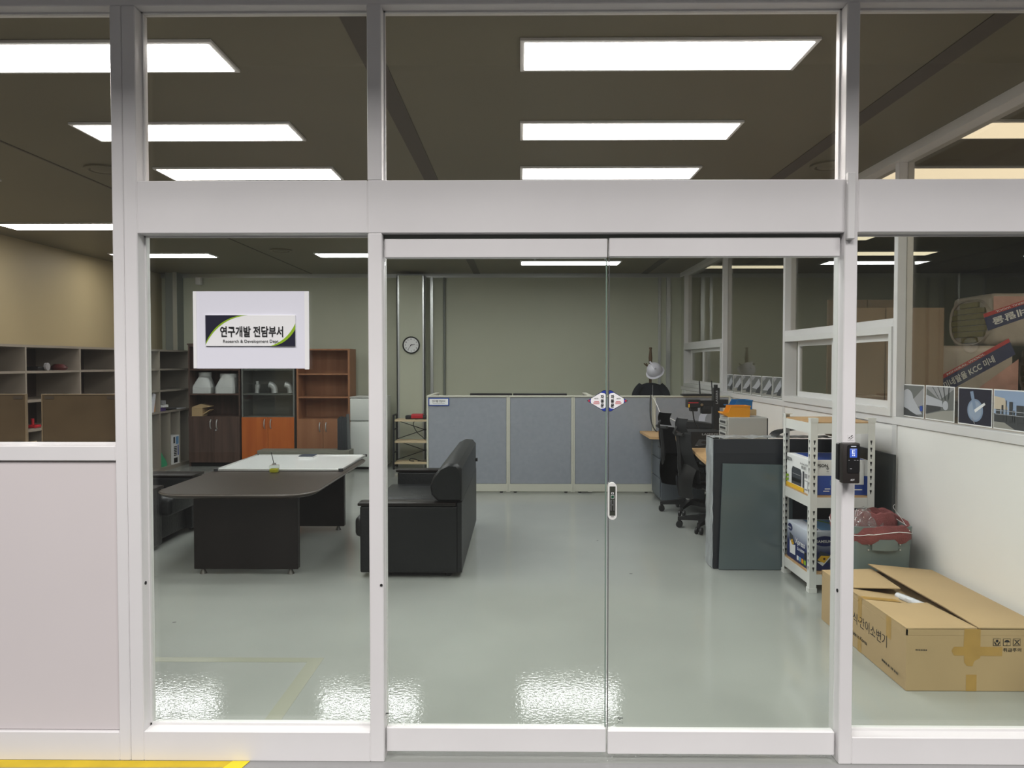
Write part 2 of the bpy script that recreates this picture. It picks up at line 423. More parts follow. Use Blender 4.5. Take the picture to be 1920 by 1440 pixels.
part(d2, 'edge_strip', B().box(.3305, .3335, 2.8955, 2.9065, .112, 1.892), CHROME)
part(fw, 'door_track', B().box(PM1, PR0, 2.90, 2.955, 1.963, zb0), GREYTRIM)
# glass maker's marks low on the two leaves
for dd, px, py in ((d1, 724, 1341), (d2, 1163, 1350)):
    p = atY(px, py, 2.8955); it = [(INK, R(-.010, .006, .010, .0095)), (INK, R(-.004, 0, .001, .004))]
    it += [(INK, R(-.010+k*.0055, -.006-.005*r, -.007+k*.0055, -.0045-.005*r)) for k in range(4) for r in range(2)]
    art(dd, 'glass_mark', p, X_, Z_, it, n=-Y_)

# ---------------- right glazed partition wall
wr = sroot('wall_right')
part(wr, 'lower_panel', B().box(XR+.012, XR+.09, YFB, YB, .08, 1.095), WALLP)
part(wr, 'base_rail', B().box(XR, XR+.1, YFB, YB, 0, .08), WHITE)
part(wr, 'rail', B().box(XR, XR+.1, YFB, YB, 1.098, 1.15, .003, 1), WHITE)
part(wr, 'top_rail', B().box(XR-.03, XR+.1, YFB, YB, 2.785, ZC), WHITE)
MY = [2.96, 5.045, 7.165, 9.325, 11.5]
for y in MY[1:]:
    part(wr, 'mullion', B().box(XR, XR+.1, y-.025, y+.025, 1.15, 2.785, .002, 1), WHITE)
    part(wr, 'panel_joint', B().box(XR+.004, XR+.012, y-.03, y+.03, .08, 1.098), WHITE2)
part(wr, 'end_panel', B().box(XR, XR+.1, 11.525, YB, 1.15, 2.785), CREAM)
XG = XR+.055
def big_glass(name, y0, y1, z0, z1): return struct(name, B().box(XG, XG+.006, y0, y1, z0, z1), GLASS_R)
big_glass('window_7', MY[0], MY[1]-.025, 1.15, 2.785)
big_glass('window_9', MY[2]+.025, MY[3]-.025, 1.15, 2.785)
def slider(name, y0, y1):
    o = sroot(name)
    part(o, 'transom_bar', B().box(XR, XR+.1, y0, y1, 1.735, 1.79, .002, 1), WHITE)
    part(o, 'upper_pane', B().box(XG, XG+.006, y0, y1, 1.79, 2.785), GLASS_R)
    f = B()
    f.box(XR-.012, XR+.1, y0, y1, 1.15, 1.20).box(XR-.012, XR+.1, y0, y1, 1.69, 1.735).box(XR-.012, XR+.1, y0, y0+.04, 1.20, 1.69).box(XR-.012, XR+.1, y1-.04, y1, 1.20, 1.69)
    part(o, 'window_frame', f, WHITE2)
    ym = (y0+y1)/2; k = .045
    for (a, c, xo) in ((y0+.04, ym+.03, .03), (ym-.03, y1-.04-.14, .058)):
        x = XR+xo; s = B().box(x, x+.025, a, c, 1.20, 1.20+k).box(x, x+.025, a, c, 1.69-k, 1.69).box(x, x+.025, a, a+k, 1.20+k, 1.69-k).box(x, x+.025, c-k, c, 1.20+k, 1.69-k)
        sh = part(o, 'sash', s, WHITE2)
        part(sh, 'pane', B().box(x+.01, x+.015, a+k, c-k, 1.20+k, 1.69-k), GLASS_R)
    return o
slider('window_8', MY[1]+.025, MY[2]-.025)
slider('window_10', MY[3]+.025, MY[4]-.025)

# ---------------- ceiling lights
L0 = thing('ceiling_light', 'flat LED ceiling panel, middle row, nearest the glass front', 'ceiling light', (.62, 3.395, ZC), 0, 'LED panels on the office ceiling')
part(L0, 'frame', B().box(-.62, .62, -.17, .17, -.014, 0, .002, 1), WHITE2, local=True)
part(L0, 'diffuser', B().box(-.60, .60, -.147, .147, -.016, -.0145), LAMP, local=True)
rows = ['second', 'third', 'fourth', 'fifth', 'sixth', 'seventh']
for k, y in enumerate((4.49, 5.48, 6.5, 7.6)):
    dup(L0, (.62, y, ZC), 0, 'flat LED ceiling panel, middle row, %s from the glass front' % rows[k])
o = dup(L0, (.62, 9.6, ZC-.10), 0, 'flat LED panel hung just below the ceiling, middle row, farthest from the glass front')
part(o, 'hanger', B().box(-.45, -.42, -.015, .015, 0, .10), WHITE2, local=True); part(o, 'hanger', B().box(.42, .45, -.015, .015, 0, .10), WHITE2, local=True)
for k, y in enumerate((3.395, 4.49, 5.48, 6.5, 7.6, 9.6)):
    dup(L0, (-1.9, y, ZC), 0, 'flat LED ceiling panel in the row over the meeting table, %s from the glass front' % (['nearest']+rows)[k])
for k, y in enumerate((5.5, 7.56, 9.6)):
    dup(L0, (-4.42, y, ZC), 0, 'flat LED ceiling panel over the cubby shelving, %s from the glass front' % (['nearest']+rows)[k])
L1 = thing('ceiling_light', 'LED panel in the storeroom beyond the glass wall, nearest the front', 'ceiling light', (3.14, 4.49, ZC), 0, 'LED panels on the storeroom ceiling')
part(L1, 'frame', B().box(-.62, .62, -.17, .17, -.014, 0, .002, 1), WHITE2, local=True)
part(L1, 'diffuser', B().box(-.60, .60, -.147, .147, -.016, -.0145), LAMP2, local=True)
for k, y in enumerate((5.5, 8.3, 10.8)):
    dup(L1, (3.14, y, ZC), 0, 'LED panel in the storeroom beyond the glass wall, %s from the front' % rows[k])
dup(L1, (4.4, 9.5, ZC), 0, 'LED panel deep in the storeroom, seen through the pane beside the card reader')
L2 = thing('ceiling_light', 'added fill light panel, out of view, over the insulation bales in the storeroom', 'ceiling light', (5.4, 4.3, ZC), 0, 'LED panels on the storeroom ceiling')  # added fill panel, out of view, brightens the bales
part(L2, 'frame', B().box(-.62, .62, -.17, .17, -.014, 0, .002, 1), WHITE2, local=True)
part(L2, 'diffuser', B().box(-.60, .60, -.147, .147, -.016, -.0145), FILL_GLOW, local=True)
dup(L2, (5.4, 5.6, ZC), 0, 'added fill light panel, out of view, farther back over the insulation bales in the storeroom')
dup(L2, (3.14, 3.3, ZC), 0, 'added fill light panel, out of view, in the storeroom close behind the front glass wall')  # another added fill panel, lights the near faces of the bales
D0 = None
for (x, y, lab) in ((-2.87, 5.35, 'round ceiling diffuser seen through the high side window'), (-2.84, 9.2, 'round ceiling diffuser above the wall cabinets'), (2.1, 5.3, 'round ceiling diffuser near the glass side wall')):
    if D0 is None:
        D0 = thing('ceiling_diffuser', lab, 'diffuser', (x, y, ZC), 0, 'round ceiling diffusers')
        part(D0, 'ring', B().lathe([(.13, 0), (.13, -.012), (.10, -.018), (.095, -.006), (.09, 0)], n=32, cap=False), CEIL, local=True)
        part(D0, 'cone', B().lathe([(.06, 0), (.085, -.014), (.05, -.02), (.0, -.02)], n=32), CEIL, local=True)
    else: dup(D0, (x, y, ZC), 0, lab)
solo('emergency_lamp', B().box(-4.87, -4.79, YB-.12, YB-.03, ZC-.17, ZC-.06, .008), WHITE2, 'small white box fixture high on the back wall near the corner', 'light')

# ================================================================== STOREROOM behind the glass wall
st = struct('plinth_storeroom', B().box(3.0, 6.2, 6.3, 7.3, 0, 1.16), DARKROOM)
def bale(name, label, x0, x1, y0, y1, z0, z1, flip):
    t = thing(name, label, 'insulation bale', ((x0+x1)/2, (y0+y1)/2, z0), 0, 'mineral wool bales in the storeroom')
    cz, cy, rz, ry = (z0+z1)/2, (y0+y1)/2, (z1-z0)/2, (y1-y0)/2
    part(t, 'wrapper', B().box(x0+.03, x1, y0, y1, z0, z1, .05, 3), FILMW)
    # film collar and the open end with the layered slabs
    sup = lambda a, k: (math.copysign(abs(math.cos(a))**.8, math.cos(a))*k*ry, math.copysign(abs(math.sin(a))**.8, math.sin(a))*k*rz)
    return t, (x0, x1, y0, y1, z0, z1)
def oval_end(t, x, cy, cz, ry, rz):
    """round open end on the side face: film rim and slab edges."""
    c = B(); n = 36
    ring = lambda k, xx: [(xx, cy+ry*k*math.copysign(abs(math.cos(a))**.75, math.cos(a)), cz+rz*k*math.copysign(abs(math.sin(a))**.75, math.sin(a))) for a in [2*math.pi*i/n for i in range(n)]]
    c.loft([ring(1.10, x+.04), ring(1.06, x-.02), ring(1.0, x-.01), ring(1.0, x+.03)], cap=False)
    part(t, 'film_rim', c, FILMW)
    for i in range(7):
        z0 = cz-rz*.95+i*rz*1.9/7; z1 = z0+rz*1.9/7-.006; zm = max(abs(z0-cz), abs(z1-cz))/rz
        hw = ry*(max(.05, 1-min(.98, zm)**2.6))**.42
        part(t, 'slab', B().box(x-.012+random.uniform(-.004, .004), x+.1, cy-hw, cy+hw, z0, z1, .006, 2), WOOL)
def band(t, org, u, v, L, h, s1, s2, flip):
    """blue printed ribbon across the film."""
    u, v = Vector(u).normalized(), Vector(v).normalized()
    art(t, 'printed_band', org, u, v, [(DBLUE, R(0, 0, L, h)), (REDP, R(0, h, L, h*1.28) if not flip else R(0, h, L, h*1.28))], n=-Y_, step=.001)
    U, V = (-u, -v) if flip else (u, v)
    c = Vector(org)
    text(t, s1, c+u*(L*.42)+v*(h*.5)-Y_*.004, U, V, h=h*.55, wd=L*.66, m=PWHITE, bold=.02)
    text(t, s2, c+u*(L*.42)+v*(h*1.14)-Y_*.004, U, V, h=h*.14, wd=L*.5, m=PWHITE)
yq = 6.6
P = lambda px, py, y=yq: atY(px, py, y)
z_mid = P(1850, 647).z
tA, _ = bale('insulation_bale', 'mineral wool bale with open layered oval end, on top of another bale', P(1858, 600).x-.03, 5.4, yq, yq+.6, z_mid, P(1850, 549).z, True)
oval_end(tA, P(1858, 600).x-.004, yq+.3, z_mid+.205, .275, .19)
art(tA, 'pink_film', P(1862, 600), X_, Z_, [(FILMP, [(0, .05), (.0, .2), (.35, .2), (.5, .2)])], n=-Y_, step=.002)
band(tA, P(1852, 620)-Y_*.003, (P(1920, 597)-P(1852, 620)), (P(1846, 600)-P(1852, 620)), .62, .115, '미네랄울', 'MINERAL WOOL', True)
tB, _ = bale('insulation_bale', 'film-wrapped bale with a blue printed band, underneath the open-ended bale', P(1700, 700).x, P(1900, 700).x, yq-.02, yq+.6, 1.16, z_mid-.005, False)
art(tB, 'pink_film', P(1815, 722, yq-.02), X_, Z_, [(FILMP, [(0, -.1), (.12, 0), (.42, .22), (.42, -.1)])], n=-Y_, step=.002)
band(tB, P(1762, 742, yq-.02)-Y_*.004, (P(1905, 655)-P(1772, 728)), (P(1750, 715)-P(1762, 742)), .72, .115, '미네랄울 KCC 미네', 'MINERAL WOOL', False)
tC, _ = bale('insulation_bale', 'lower bale with a dark open end at the edge of the pane', 4.55, 5.7, yq-.06, yq+.55, 1.16, z_mid-.012, False)
oval_end(tC, 4.576, yq+.24, (1.16+z_mid)/2, .26, .19)
# tall cardboard boards
b = B().prism([(0, 0), (.045, .012), (.36, .0), (.40, .02), (.74, 0), (.74, .02), (.40, .04), (.36, .02), (.045, .032), (0, .02)], 'z', 0, 1)
BOARD = mat('brown_board', (158, 134, 110), .8, var=.05, scale=5)
def board(lab, x0, x1, y, zt, n):
    b = B(); st_ = (x1-x0)/n
    for i in range(n): b.box(x0+i*st_, x0+(i+1)*st_-.004, y-.01*(i % 2), y+.03, 0, zt)
    return solo('cardboard_sheet', b, BOARD, lab, 'board', 'tall brown boards in the storeroom')
board('tall brown board standing behind the glass wall, beside the wool bales', P(1606, 600, 6.2).x, P(1771, 600, 6.2).x, 6.2, P(1700, 577, 6.2).z, 3)
board('taller brown board behind the other one in the storeroom', P(1553, 570, 7.6).x, P(1700, 570, 7.6).x, 7.6, P(1600, 562, 7.6).z, 2)

# ================================================================== LEFT: CUBBY UNIT along the left wall
cu = thing('cubby_shelf', 'long greige cubby shelving unit along the side wall', 'shelf unit', (-5.25, 9.3, 0))
xf, xb = -4.92, XL+.005
ds = [6.70+.953*k for k in range(5)]+[11.44]; T = .012; YE = 11.452
part(cu, 'back_panel', B().box(xb, xb+.01, ds[0], YE, 0, 1.68), mat('dark_back_panel', (60, 48, 42), .6))
part(cu, 'top_panel', B().box(xb, xf, ds[0]-T, YE, 1.655, 1.68), GREIGE)
part(cu, 'bottom_panel', B().box(xb, xf, ds[0]-T, YE, 0.0, .05), GREIGE)
for y in ds: part(cu, 'divider', B().box(xb+.01, xf, y-T, y+T, .05, 1.655), GREIGE)
for z in (1.405, 1.11, .815):
    for a, c in zip(ds, ds[1:]): part(cu, 'shelf', B().box(xb+.01, xf-.002, a+T, c-T, z-.012, z+.012), GREIGE)
for a, c in zip(ds, ds[1:]):
    for k in ((1, 2)):
        y = a+(c-a)/3*k
        part(cu, 'slot_divider', B().box(xb+.01, xf-.004, y-.009, y+.009, .05, .803), GREIGE)
# things on the cubby shelves
t = thing('gear_part', 'dark machine part with pale ribbed ring on a cubby shelf', 'machine part', (-5.05, 8.05, 1.418))
part(t, 'body', B().box(-5.12, -4.99, 7.96, 8.12, 1.418, 1.46, .01), BLACK)
part(t, 'ring', B().cyl((-4.985, 8.08, 1.459), (-4.96, 8.08, 1.459), .04, n=20), GREYP, label='pale ribbed ring')
solo('machine_part', B().lathe([(.0, 0), (.07, 0), (.09, .03), (.05, .065), (.0, .07)], (-5.05, 8.42, 1.418), 14), mat('dark_red_paint', (86, 34, 34), .4), 'dark red rounded machine part on a cubby shelf', 'machine part')
t = thing('red_tool', 'small bright red tool standing in a lower cubby', 'tool', (-5.02, 7.92, .828))
part(t, 'body', B().box(-5.07, -4.97, 7.86, 7.97, .828, .86, .01).cyl((-5.02, 7.9, .86), (-5.02, 7.9, .925), .015), RED)
solo('wooden_box', B().box(-5.30, -4.96, 7.68, 7.87, .051, .62).box(-4.965, -4.955, 7.69, 7.86, .6, .70), PINE, 'plain wooden box in a tall cubby slot', 'box')
t = thing('file_folder', 'brown paper file leaning in a cubby beside a white sheet', 'file', (-5.05, 10.40, .828))
part(t, 'cover', B().prism([(10.36, .828), (10.485, .828), (10.485, 1.0), (10.46, 1.06), (10.42, 1.06)], 'x', -5.2, -4.975), mat('orange_kraft', (196, 138, 82), .7))
solo('paper_sheet', B().prism([(10.29, .828), (10.39, .828), (10.455, 1.07), (10.40, 1.085)], 'x', -4.97, -4.95), PAPER, 'white sheets leaning against a brown file in a cubby', 'paper')
yy = 10.62
for k, (h, dx, m, lab) in enumerate(((.05, .2, mat('purple_box', (92, 70, 140), .5), 'purple and white box at the bottom of a small pile in a cubby'), (.035, .22, PWHITE, 'white booklet in the middle of a small pile in a cubby'), (.06, .17, GREYP, 'grey box on top of a small pile in a cubby'))):
    z = .828+(0, .051, .087)[k]
    o = solo('book' if k == 1 else 'small_box', B().box(-5.16+.02*k, -5.16+.02*k+dx, yy+.01*k, yy+.15-.01*k, z, z+h, .003, 1), m, lab, 'book' if k == 1 else 'box')
solo('flat_tray', B().box(-5.2, -4.96, 10.85, 11.1, .828, .842), BLACK, 'flat black folder lying in a cubby', 'folder')
solo('paper_sheet', B().box(-5.2, -4.95, 11.2, 11.4, .828, .836), PAPER, 'white sheet lying flat at the end of a cubby', 'paper')
solo('plastic_bag', B().prism([(10.60, .051), (10.78, .051), (10.795, .08), (10.74, .14), (10.68, .19), (10.62, .255), (10.60, .26)], 'x', -5.15, -4.96), GREENB, 'green plastic bag standing in a tall cubby slot', 'bag')
t = thing('printed_box', 'white box with black bars printed on its edge, in a tall cubby slot', 'box', (-5.05, 11.02, .051))
part(t, 'box', B().box(-5.3, -4.93, 10.90, 11.11, .051, .46), PWHITE)
it = [(INK, R(.025, .30, .075, .39)), (SKYB, R(.10, .28, .19, .39)), (INK, R(.03, .02, .15, .09))]
it += [(INK, R(.03, .12+k*.024, .125, .134+k*.024)) for k in range(6)]+[(BLUE, R(.15, .12, .18, .27))]
art(t, 'print', (-4.93, 10.90, .051), Y_, Z_, it, n=X_)

# ================================================================== WALL CABINETS along the back
def handle(par, x, y, z, h=.13):
    part(par, 'handle', B().tube([(x, y, z+h/2), (x, y-.025, z+h*.28), (x, y-.03, z), (x, y-.025, z-h*.28), (x, y, z-h/2)], .008, 8, 4), SATIN, label='bright curved metal handle')
YC = 11.08
def case(t, x0, x1, zt, depth, m, mback, side=.02, toe=.06, door_z=.72):
    y1 = YC+depth
    part(t, 'side_panel', B().box(x0, x0+side, YC, y1, 0, zt), m); part(t, 'side_panel', B().box(x1-side, x1, YC, y1, 0, zt), m)
    part(t, 'top_panel', B().box(x0+side, x1-side, YC, y1, zt-.022, zt), m)
    part(t, 'back_panel', B().box(x0+side, x1-side, y1-.012, y1, .06, zt-.022), mback)
    part(t, 'plinth', B().box(x0+side, x1-side, YC+.03, YC+.05, 0, toe), BLACKM)
def doors(t, x0, x1, z0, z1, m, hz):
    xm = (x0+x1)/2
    for a, c, hx in ((x0, xm-.002, xm-.045), (xm+.002, x1, xm+.045)):
        d = part(t, 'door', B().box(a, c, YC-.02, YC-.001, z0, z1, .002, 1), m)
        handle(d, hx, YC-.02, hz)
    return d
c1x0, c1x1 = atY(353.5, 750, YC).x, atY(450, 750, YC).x
t = thing('cabinet', 'dark walnut cabinet with open shelves over two doors, against the back wall', 'cabinet', ((c1x0+c1x1)/2, YC+.2, 0))
case(t, c1x0, c1x1, 1.755, .42, WALNUT, WALNUT)
for z in (1.41, 1.055, .725): part(t, 'shelf', B().box(c1x0+.02, c1x1-.02, YC+.005, YC+.40, z-.022, z), WALNUT)
d = doors(t, c1x0+.003, c1x1-.003, .062, .725, WALNUT, .615)
part(d, 'lock', B().cyl(((c1x0+c1x1)/2+.03, YC-.032, .53), ((c1x0+c1x1)/2+.03, YC-.02, .53), .012), SATIN)
part(t, 'cornice', B().box(c1x0-.01, c1x1+.01, YC-.012, YC+.42, 1.755, 1.775), WALNUT)
c2x0, c2x1 = atY(453, 750, YC).x, atY(552, 750, YC).x
t2 = thing('cabinet', 'grey glass-fronted cabinet with bright orange wood doors below', 'cabinet', ((c2x0+c2x1)/2, YC+.2, 0))
case(t2, c2x0, c2x1, 1.74, .42, GREYL, GREYL)
for z in (1.41, 1.055, .725): part(t2, 'shelf', B().box(c2x0+.02, c2x1-.02, YC+.02, YC+.40, z-.022, z), GREYL)
doors(t2, c2x0+.003, c2x1-.003, .062, .715, ORANGEW, .62)
xm = (c2x0+c2x1)/2
for a, c in ((c2x0+.02, xm-.001), (xm+.001, c2x1-.02)):
    part(t2, 'glass_door', B().box(a, c, YC+.004, YC+.009, .73, 1.70), glass('smoked_glass', (.9, .91, .9), .003))
c3x0, c3x1 = atY(556, 750, YC).x, atY(656, 750, YC).x
t3 = thing('bookcase', 'brown wood bookcase with open shelves over two doors, beside the fridge', 'bookcase', ((c3x0+c3x1)/2, YC+.2, 0))
case(t3, c3x0, c3x1, 1.70, .42, BROWNW, BROWNW, side=.028)
for z in (1.345, 1.01, .69): part(t3, 'shelf', B().box(c3x0+.028, c3x1-.028, YC+.005, YC+.40, z-.02, z), BROWNW)
doors(t3, c3x0+.012, c3x1-.012, .062, .69, BROWNW, .575)
# duct fittings and carton in the walnut cabinet
def adaptor(lab, cx, wx, sq, cyl_off, neck):
    t = thing('duct_fitting', lab, 'duct fitting', (cx, YC+.2, 1.055), 0, 'pale duct fittings on the walnut cabinet shelf')
    n = 32; y = YC+.2; z = 1.055
    def sqr(hw, zz):
        out = []
        for i in range(n):
            a = 2*math.pi*(i+.5)/n; c, s_ = math.cos(a), math.sin(a); k = hw/max(abs(c), abs(s_)); out.append((cx+c*k, y+s_*k*.85, zz))
        return out
    def cir(r, zz, ox): return [(cx+ox+r*math.cos(2*math.pi*(i+.5)/n), y+r*math.sin(2*math.pi*(i+.5)/n), zz) for i in range(n)]
    part(t, 'flange', B().loft([sqr(wx/2, z), sqr(wx/2, z+.085)]), DUCT)
    part(t, 'reducer', B().loft([sqr(wx/2-.002, z+.086), cir(neck, z+sq, cyl_off)]), DUCT, ang=20)
    part(t, 'collar', B().loft([cir(neck+.004, z+sq, cyl_off), cir(neck+.004, z+sq+.055, cyl_off)]), DUCT)
adaptor('narrow pale duct fitting tapering to a round neck, beside the cabinet wall', atY(377, 720, YC+.1).x, .275, .25, .02, .085)
adaptor('wide pale duct fitting with a broad round neck, on the walnut cabinet shelf', atY(422, 720, YC+.1).x, .29, .23, .025, .125)
cx = atY(374, 770, YC+.1).x
t = thing('cardboard_box', 'small open cardboard box on the lower shelf of the walnut cabinet', 'box', (cx, YC+.15, .725))
part(t, 'body', B().box(cx-.14, cx+.06, YC+.06, YC+.24, .725, .84), CARD)
part(t, 'flap', B().prism([(cx-.14, .842), (cx+.02, .90), (cx+.16, .87), (cx+.165, .86), (cx+.03, .80+.04)], 'y', YC+.07, YC+.23), CARD)
part(t, 'flap', B().prism([(cx+.06, .76), (cx+.16, .82), (cx+.165, .81), (cx+.065, .745)], 'y', YC+.07, YC+.22), CARD)
# three foil elbows
for k, (px, hh, w_, lab) in enumerate(((482, .175, .075, 'narrow upright foil-wrapped duct elbow on the glass cabinet shelf'), (511, .155, .10, 'middle of the three foil-wrapped duct elbows'), (541, .16, .10, 'foil-wrapped duct elbow nearest the brown bookcase'))):
    cx = atY(px, 730, YC+.15).x; z = 1.056; b = B(); r = w_*.42
    if k: pts = [(cx-.05, YC+.16, z+.125), (cx-.01, YC+.16, z+.112), (cx+.022, YC+.16, z+.072), (cx+.03, YC+.16, z+.002)]; b.tube(pts, .046, 16, 5)
    else: b.tube([(cx, YC+.16, z+.175), (cx+.006, YC+.16, z+.12), (cx, YC+.16, z+.06), (cx-.004, YC+.16, z+.002)], [.022, .036, .03, .034], 14, 4)
    o = solo('foil_elbow', b, FOIL, lab, 'duct elbow', 'foil-wrapped elbows in the glass cabinet')
# folded black foam stack leaning at the bookcase, on a low grey platform
solo('low_platform', B().box(atY(482, 850, 10.45).x, atY(655, 850, 10.45).x, 10.45, 10.72, 0, .305, .004, 1), mat('olive_grey_board', (128, 128, 116), .6), 'low olive-grey platform on the floor in front of the cabinets', 'platform')
x0, x1 = atY(635, 810, 10.6).x, atY(652, 810, 10.6).x
t = thing('folded_mat', 'stack of dark folded mats standing on edge beside the fridge', 'mats', ((x0+x1)/2, 10.6, .306), 0)
n = 7
for k in range(n): part(t, 'fold', B().box(x0+(x1-x0)*k/n, x0+(x1-x0)*(k+.9)/n, 10.52, 10.70, .306, .74+.012*((k*3) % 4)/2, .006, 2), mat('charcoal_foam', (52, 56, 60), .8))
solo('thin_board', B().prism([(x1+.005, .306), (x1+.02, .306), (x1+.0, .79), (x1-.012, .79)], 'y', 10.56, 10.70), mat('mid_grey_board', (96, 100, 102), .6), 'thin grey board standing beside the dark folded mats', 'board')
# fridge
fx0, fx1 = atY(656.5, 810, 10.78).x, atY(720, 810, 10.78).x
t = thing('fridge', 'small white two-door fridge beside the brown bookcase', 'fridge', ((fx0+fx1)/2, 11.05, 0))
part(t, 'body', B().box(fx0, fx1, 10.83, 11.34, .03, 1.01, .006), FRIDGE)
part(t, 'door', B().box(fx0, fx1, 10.78, 10.826, .04, .675, .008), FRIDGE)
part(t, 'freezer_door', B().box(fx0, fx1, 10.78, 10.826, .69, 1.0, .008), FRIDGE)
part(t, 'top_cap', B().box(fx0-.004, fx1+.004, 10.775, 11.34, 1.01, 1.022, .004, 1), FRIDGE)
part(t, 'grip_groove', B().box(fx0+.005, fx1-.02, 10.786, 10.80, .677, .689), GREYTRIM)
part(t, 'foot', B().box(fx0+.03, fx1-.03, 10.85, 11.3, 0, .03), BLACKM)
# wire shelf rack
rx0, rx1 = -1.775, -.98; ry0, ry1 = 10.82, 11.12
t = thing('shelf_rack', 'small black metal rack with three pale wood shelves beside the fridge', 'rack', ((rx0+rx1)/2, 10.97, 0))
for x in (rx0, rx1):
    for y in (ry0, ry1): part(t, 'post', B().box(x-.012, x+.012, y-.012, y+.012, 0, .77), BLACKM)
    part(t, 'side_rungs', B().box(x-.008, x+.008, ry0, ry1, .75, .77).box(x-.006, x+.006, ry0, ry1, .22, .235).box(x-.006, x+.006, ry0, ry1, .55, .565).box(x-.006, x+.006, ry0, ry1, .03, .045), BLACKM)
for z in (.685, .385, .085): part(t, 'shelf', B().box(rx0+.012, rx1-.012, ry0+.005, ry1-.005, z-.012, z+.014), PINE)
for a, c in ((.10, .37), (.40, .665)):
    part(t, 'cross_brace', B().tube([(rx0, ry1+.014, a), (rx1, ry1+.014, c)], .006, 6).tube([(rx0, ry1+.024, c), (rx1, ry1+.024, a)], .006, 6), BLACKM)
t = thing('battery_charger', 'red and black tool battery charger on the top shelf of the black rack', 'charger', (-1.42, 10.95, .70))
part(t, 'base', B().box(-1.62, -1.32, 10.88, 11.02, .70, .755, .012), BLACK)
part(t, 'battery', B().box(-1.535, -1.37, 10.89, 11.0, .756, .775, .008).box(-1.535, -1.37, 10.872, 10.882, .715, .765, .004), RED, label='red battery pack')
solo('cable', B().tube([(-1.45, 10.9, .70), (-1.48, 10.86, .69), (-1.50, 10.845, .62), (-1.45, 10.86, .52), (-1.38, 10.9, .45), (-1.34, 10.93, .402)], .006, 6, 6), BLACK, 'black charger cable hanging between the rack shelves', 'cable')
solo('cable', B().tube([(-1.50, 10.9, .106), (-1.56, 10.88, .12), (-1.52, 10.86, .15), (-1.40, 10.9, .11), (-1.30, 10.92, .108), (-1.22, 10.9, .16), (-1.16, 10.93, .13), (-1.3, 10.94, .107), (-1.45, 10.92, .107)], .006, 6, 6), BLACK, 'loose black cable coiled on the bottom shelf of the black rack', 'cable')
# wall clock
cx, cz = -1.60, atY(771, 647, 11.36).z
t = thing('wall_clock', 'round black-rimmed wall clock on the cream column', 'clock', (cx, 11.36, cz))
My = Matrix.Translation((cx, 11.38, cz)) @ Matrix.Rotation(math.pi/2, 4, 'X')
part(t, 'rim', B().lathe([(.108, .001), (.127, .001), (.127, .03), (.117, .036), (.112, .028), (.108, .02)], n=48, M=My, cap=False), BLACK)
part(t, 'dial', B().lathe([(0, .001), (.109, .001), (.109, .016), (0, .016)], n=48, M=My), PWHITE)
for h in range(1, 13):
    a = math.radians(90-30*h); text(t, str(h), (cx+.086*math.cos(a), 11.3625, cz+.086*math.sin(a)), X_, Z_, h=.019, m=INK, bold=.02, name='numeral')
for L, wd, a in ((.058, .008, math.radians(90-78)), (.085, .006, math.radians(90-216))):
    d = Vector((math.cos(a), 0, math.sin(a))); p = d.cross(Y_)
    b = B(); o = Vector((cx, 11.357, cz)); b.loft([[o-d*.015+p*wd*.7, o-d*.015-p*wd*.7, o-d*.015-p*wd*.7-Y_*.002, o-d*.015+p*wd*.7-Y_*.002], [o+d*L+p*wd*.3, o+d*L-p*wd*.3, o+d*L-p*wd*.3-Y_*.002, o+d*L+p*wd*.3-Y_*.002]])
    part(t, 'hand', b, INK)

# ================================================================== PARTITIONS
YP = 8.87; ZP = 1.122
px_edges = [-1.075, -.135, .61, 1.535, 2.41]
labs = ['blue-grey partition panel with a small name sign, next to the black rack', 'blue-grey partition panel, second from the name sign', 'blue-grey partition panel crossing behind the door edge, before the corner post', 'blue-grey partition panel behind the desk by the glass side wall']
def partition(lab, x0, x1, y0, y1, face='y'):
    t = thing('partition_panel', lab, 'partition', ((x0+x1)/2, (y0+y1)/2, 0), 0, 'blue-grey office partitions')
    if face == 'y':
        part(t, 'fabric_panel', B().box(x0+.022, x1-.022, y0+.006, y1-.006, .105, ZP-.022, .004, 1), FABR)
        part(t, 'kick_plate', B().box(x0+.02, x1-.02, y0+.004, y1-.004, .018, .104), PTRIM)
        part(t, 'top_cap', B().box(x0, x1, y0-.003, y1+.003, ZP-.02, ZP, .004, 1), PTRIM)
        for x in (x0+.001, x1-.021): part(t, 'post', B().box(x, x+.02, y0, y1, .012, ZP-.02), PTRIM)
        for x in (x0+.08, x1-.08): part(t, 'foot', B().cyl((x, (y0+y1)/2, 0), (x, (y0+y1)/2, .02), .018), BLACKM)
    else:
        part(t, 'fabric_panel', B().box(x0+.006, x1-.006, y0+.022, y1-.022, .105, ZP-.022, .004, 1), FABR)
        part(t, 'top_cap', B().box(x0, x1, y0, y1, ZP-.02, ZP, .004, 1), PTRIM)
        part(t, 'kick_plate', B().box(x0+.004, x1-.004, y0+.02, y1-.02, .0, .104), PTRIM)
        part(t, 'post', B().box(x0, x1, y1-.02, y1, 0, ZP-.02), PTRIM)
    return t
pans = [partition(l, a, c, YP, YP+.05) for l, a, c in zip(labs, px_edges, px_edges[1:])]
partition('short partition return running back from the end with the name sign', -1.075, -1.025, YP+.055, 9.85, 'x')
partition('short partition return running back between the two desks', .79, .84, YP+.055, 9.85, 'x')
sx0, sx1 = atY(803, 752, YP-.01).x, atY(842, 752, YP-.01).x; sz0, sz1 = atY(803, 761, YP-.01).z, atY(803, 746, YP-.01).z
t = thing('name_sign', 'small blue-edged name sign on the first partition panel', 'sign', ((sx0+sx1)/2, YP, sz0))
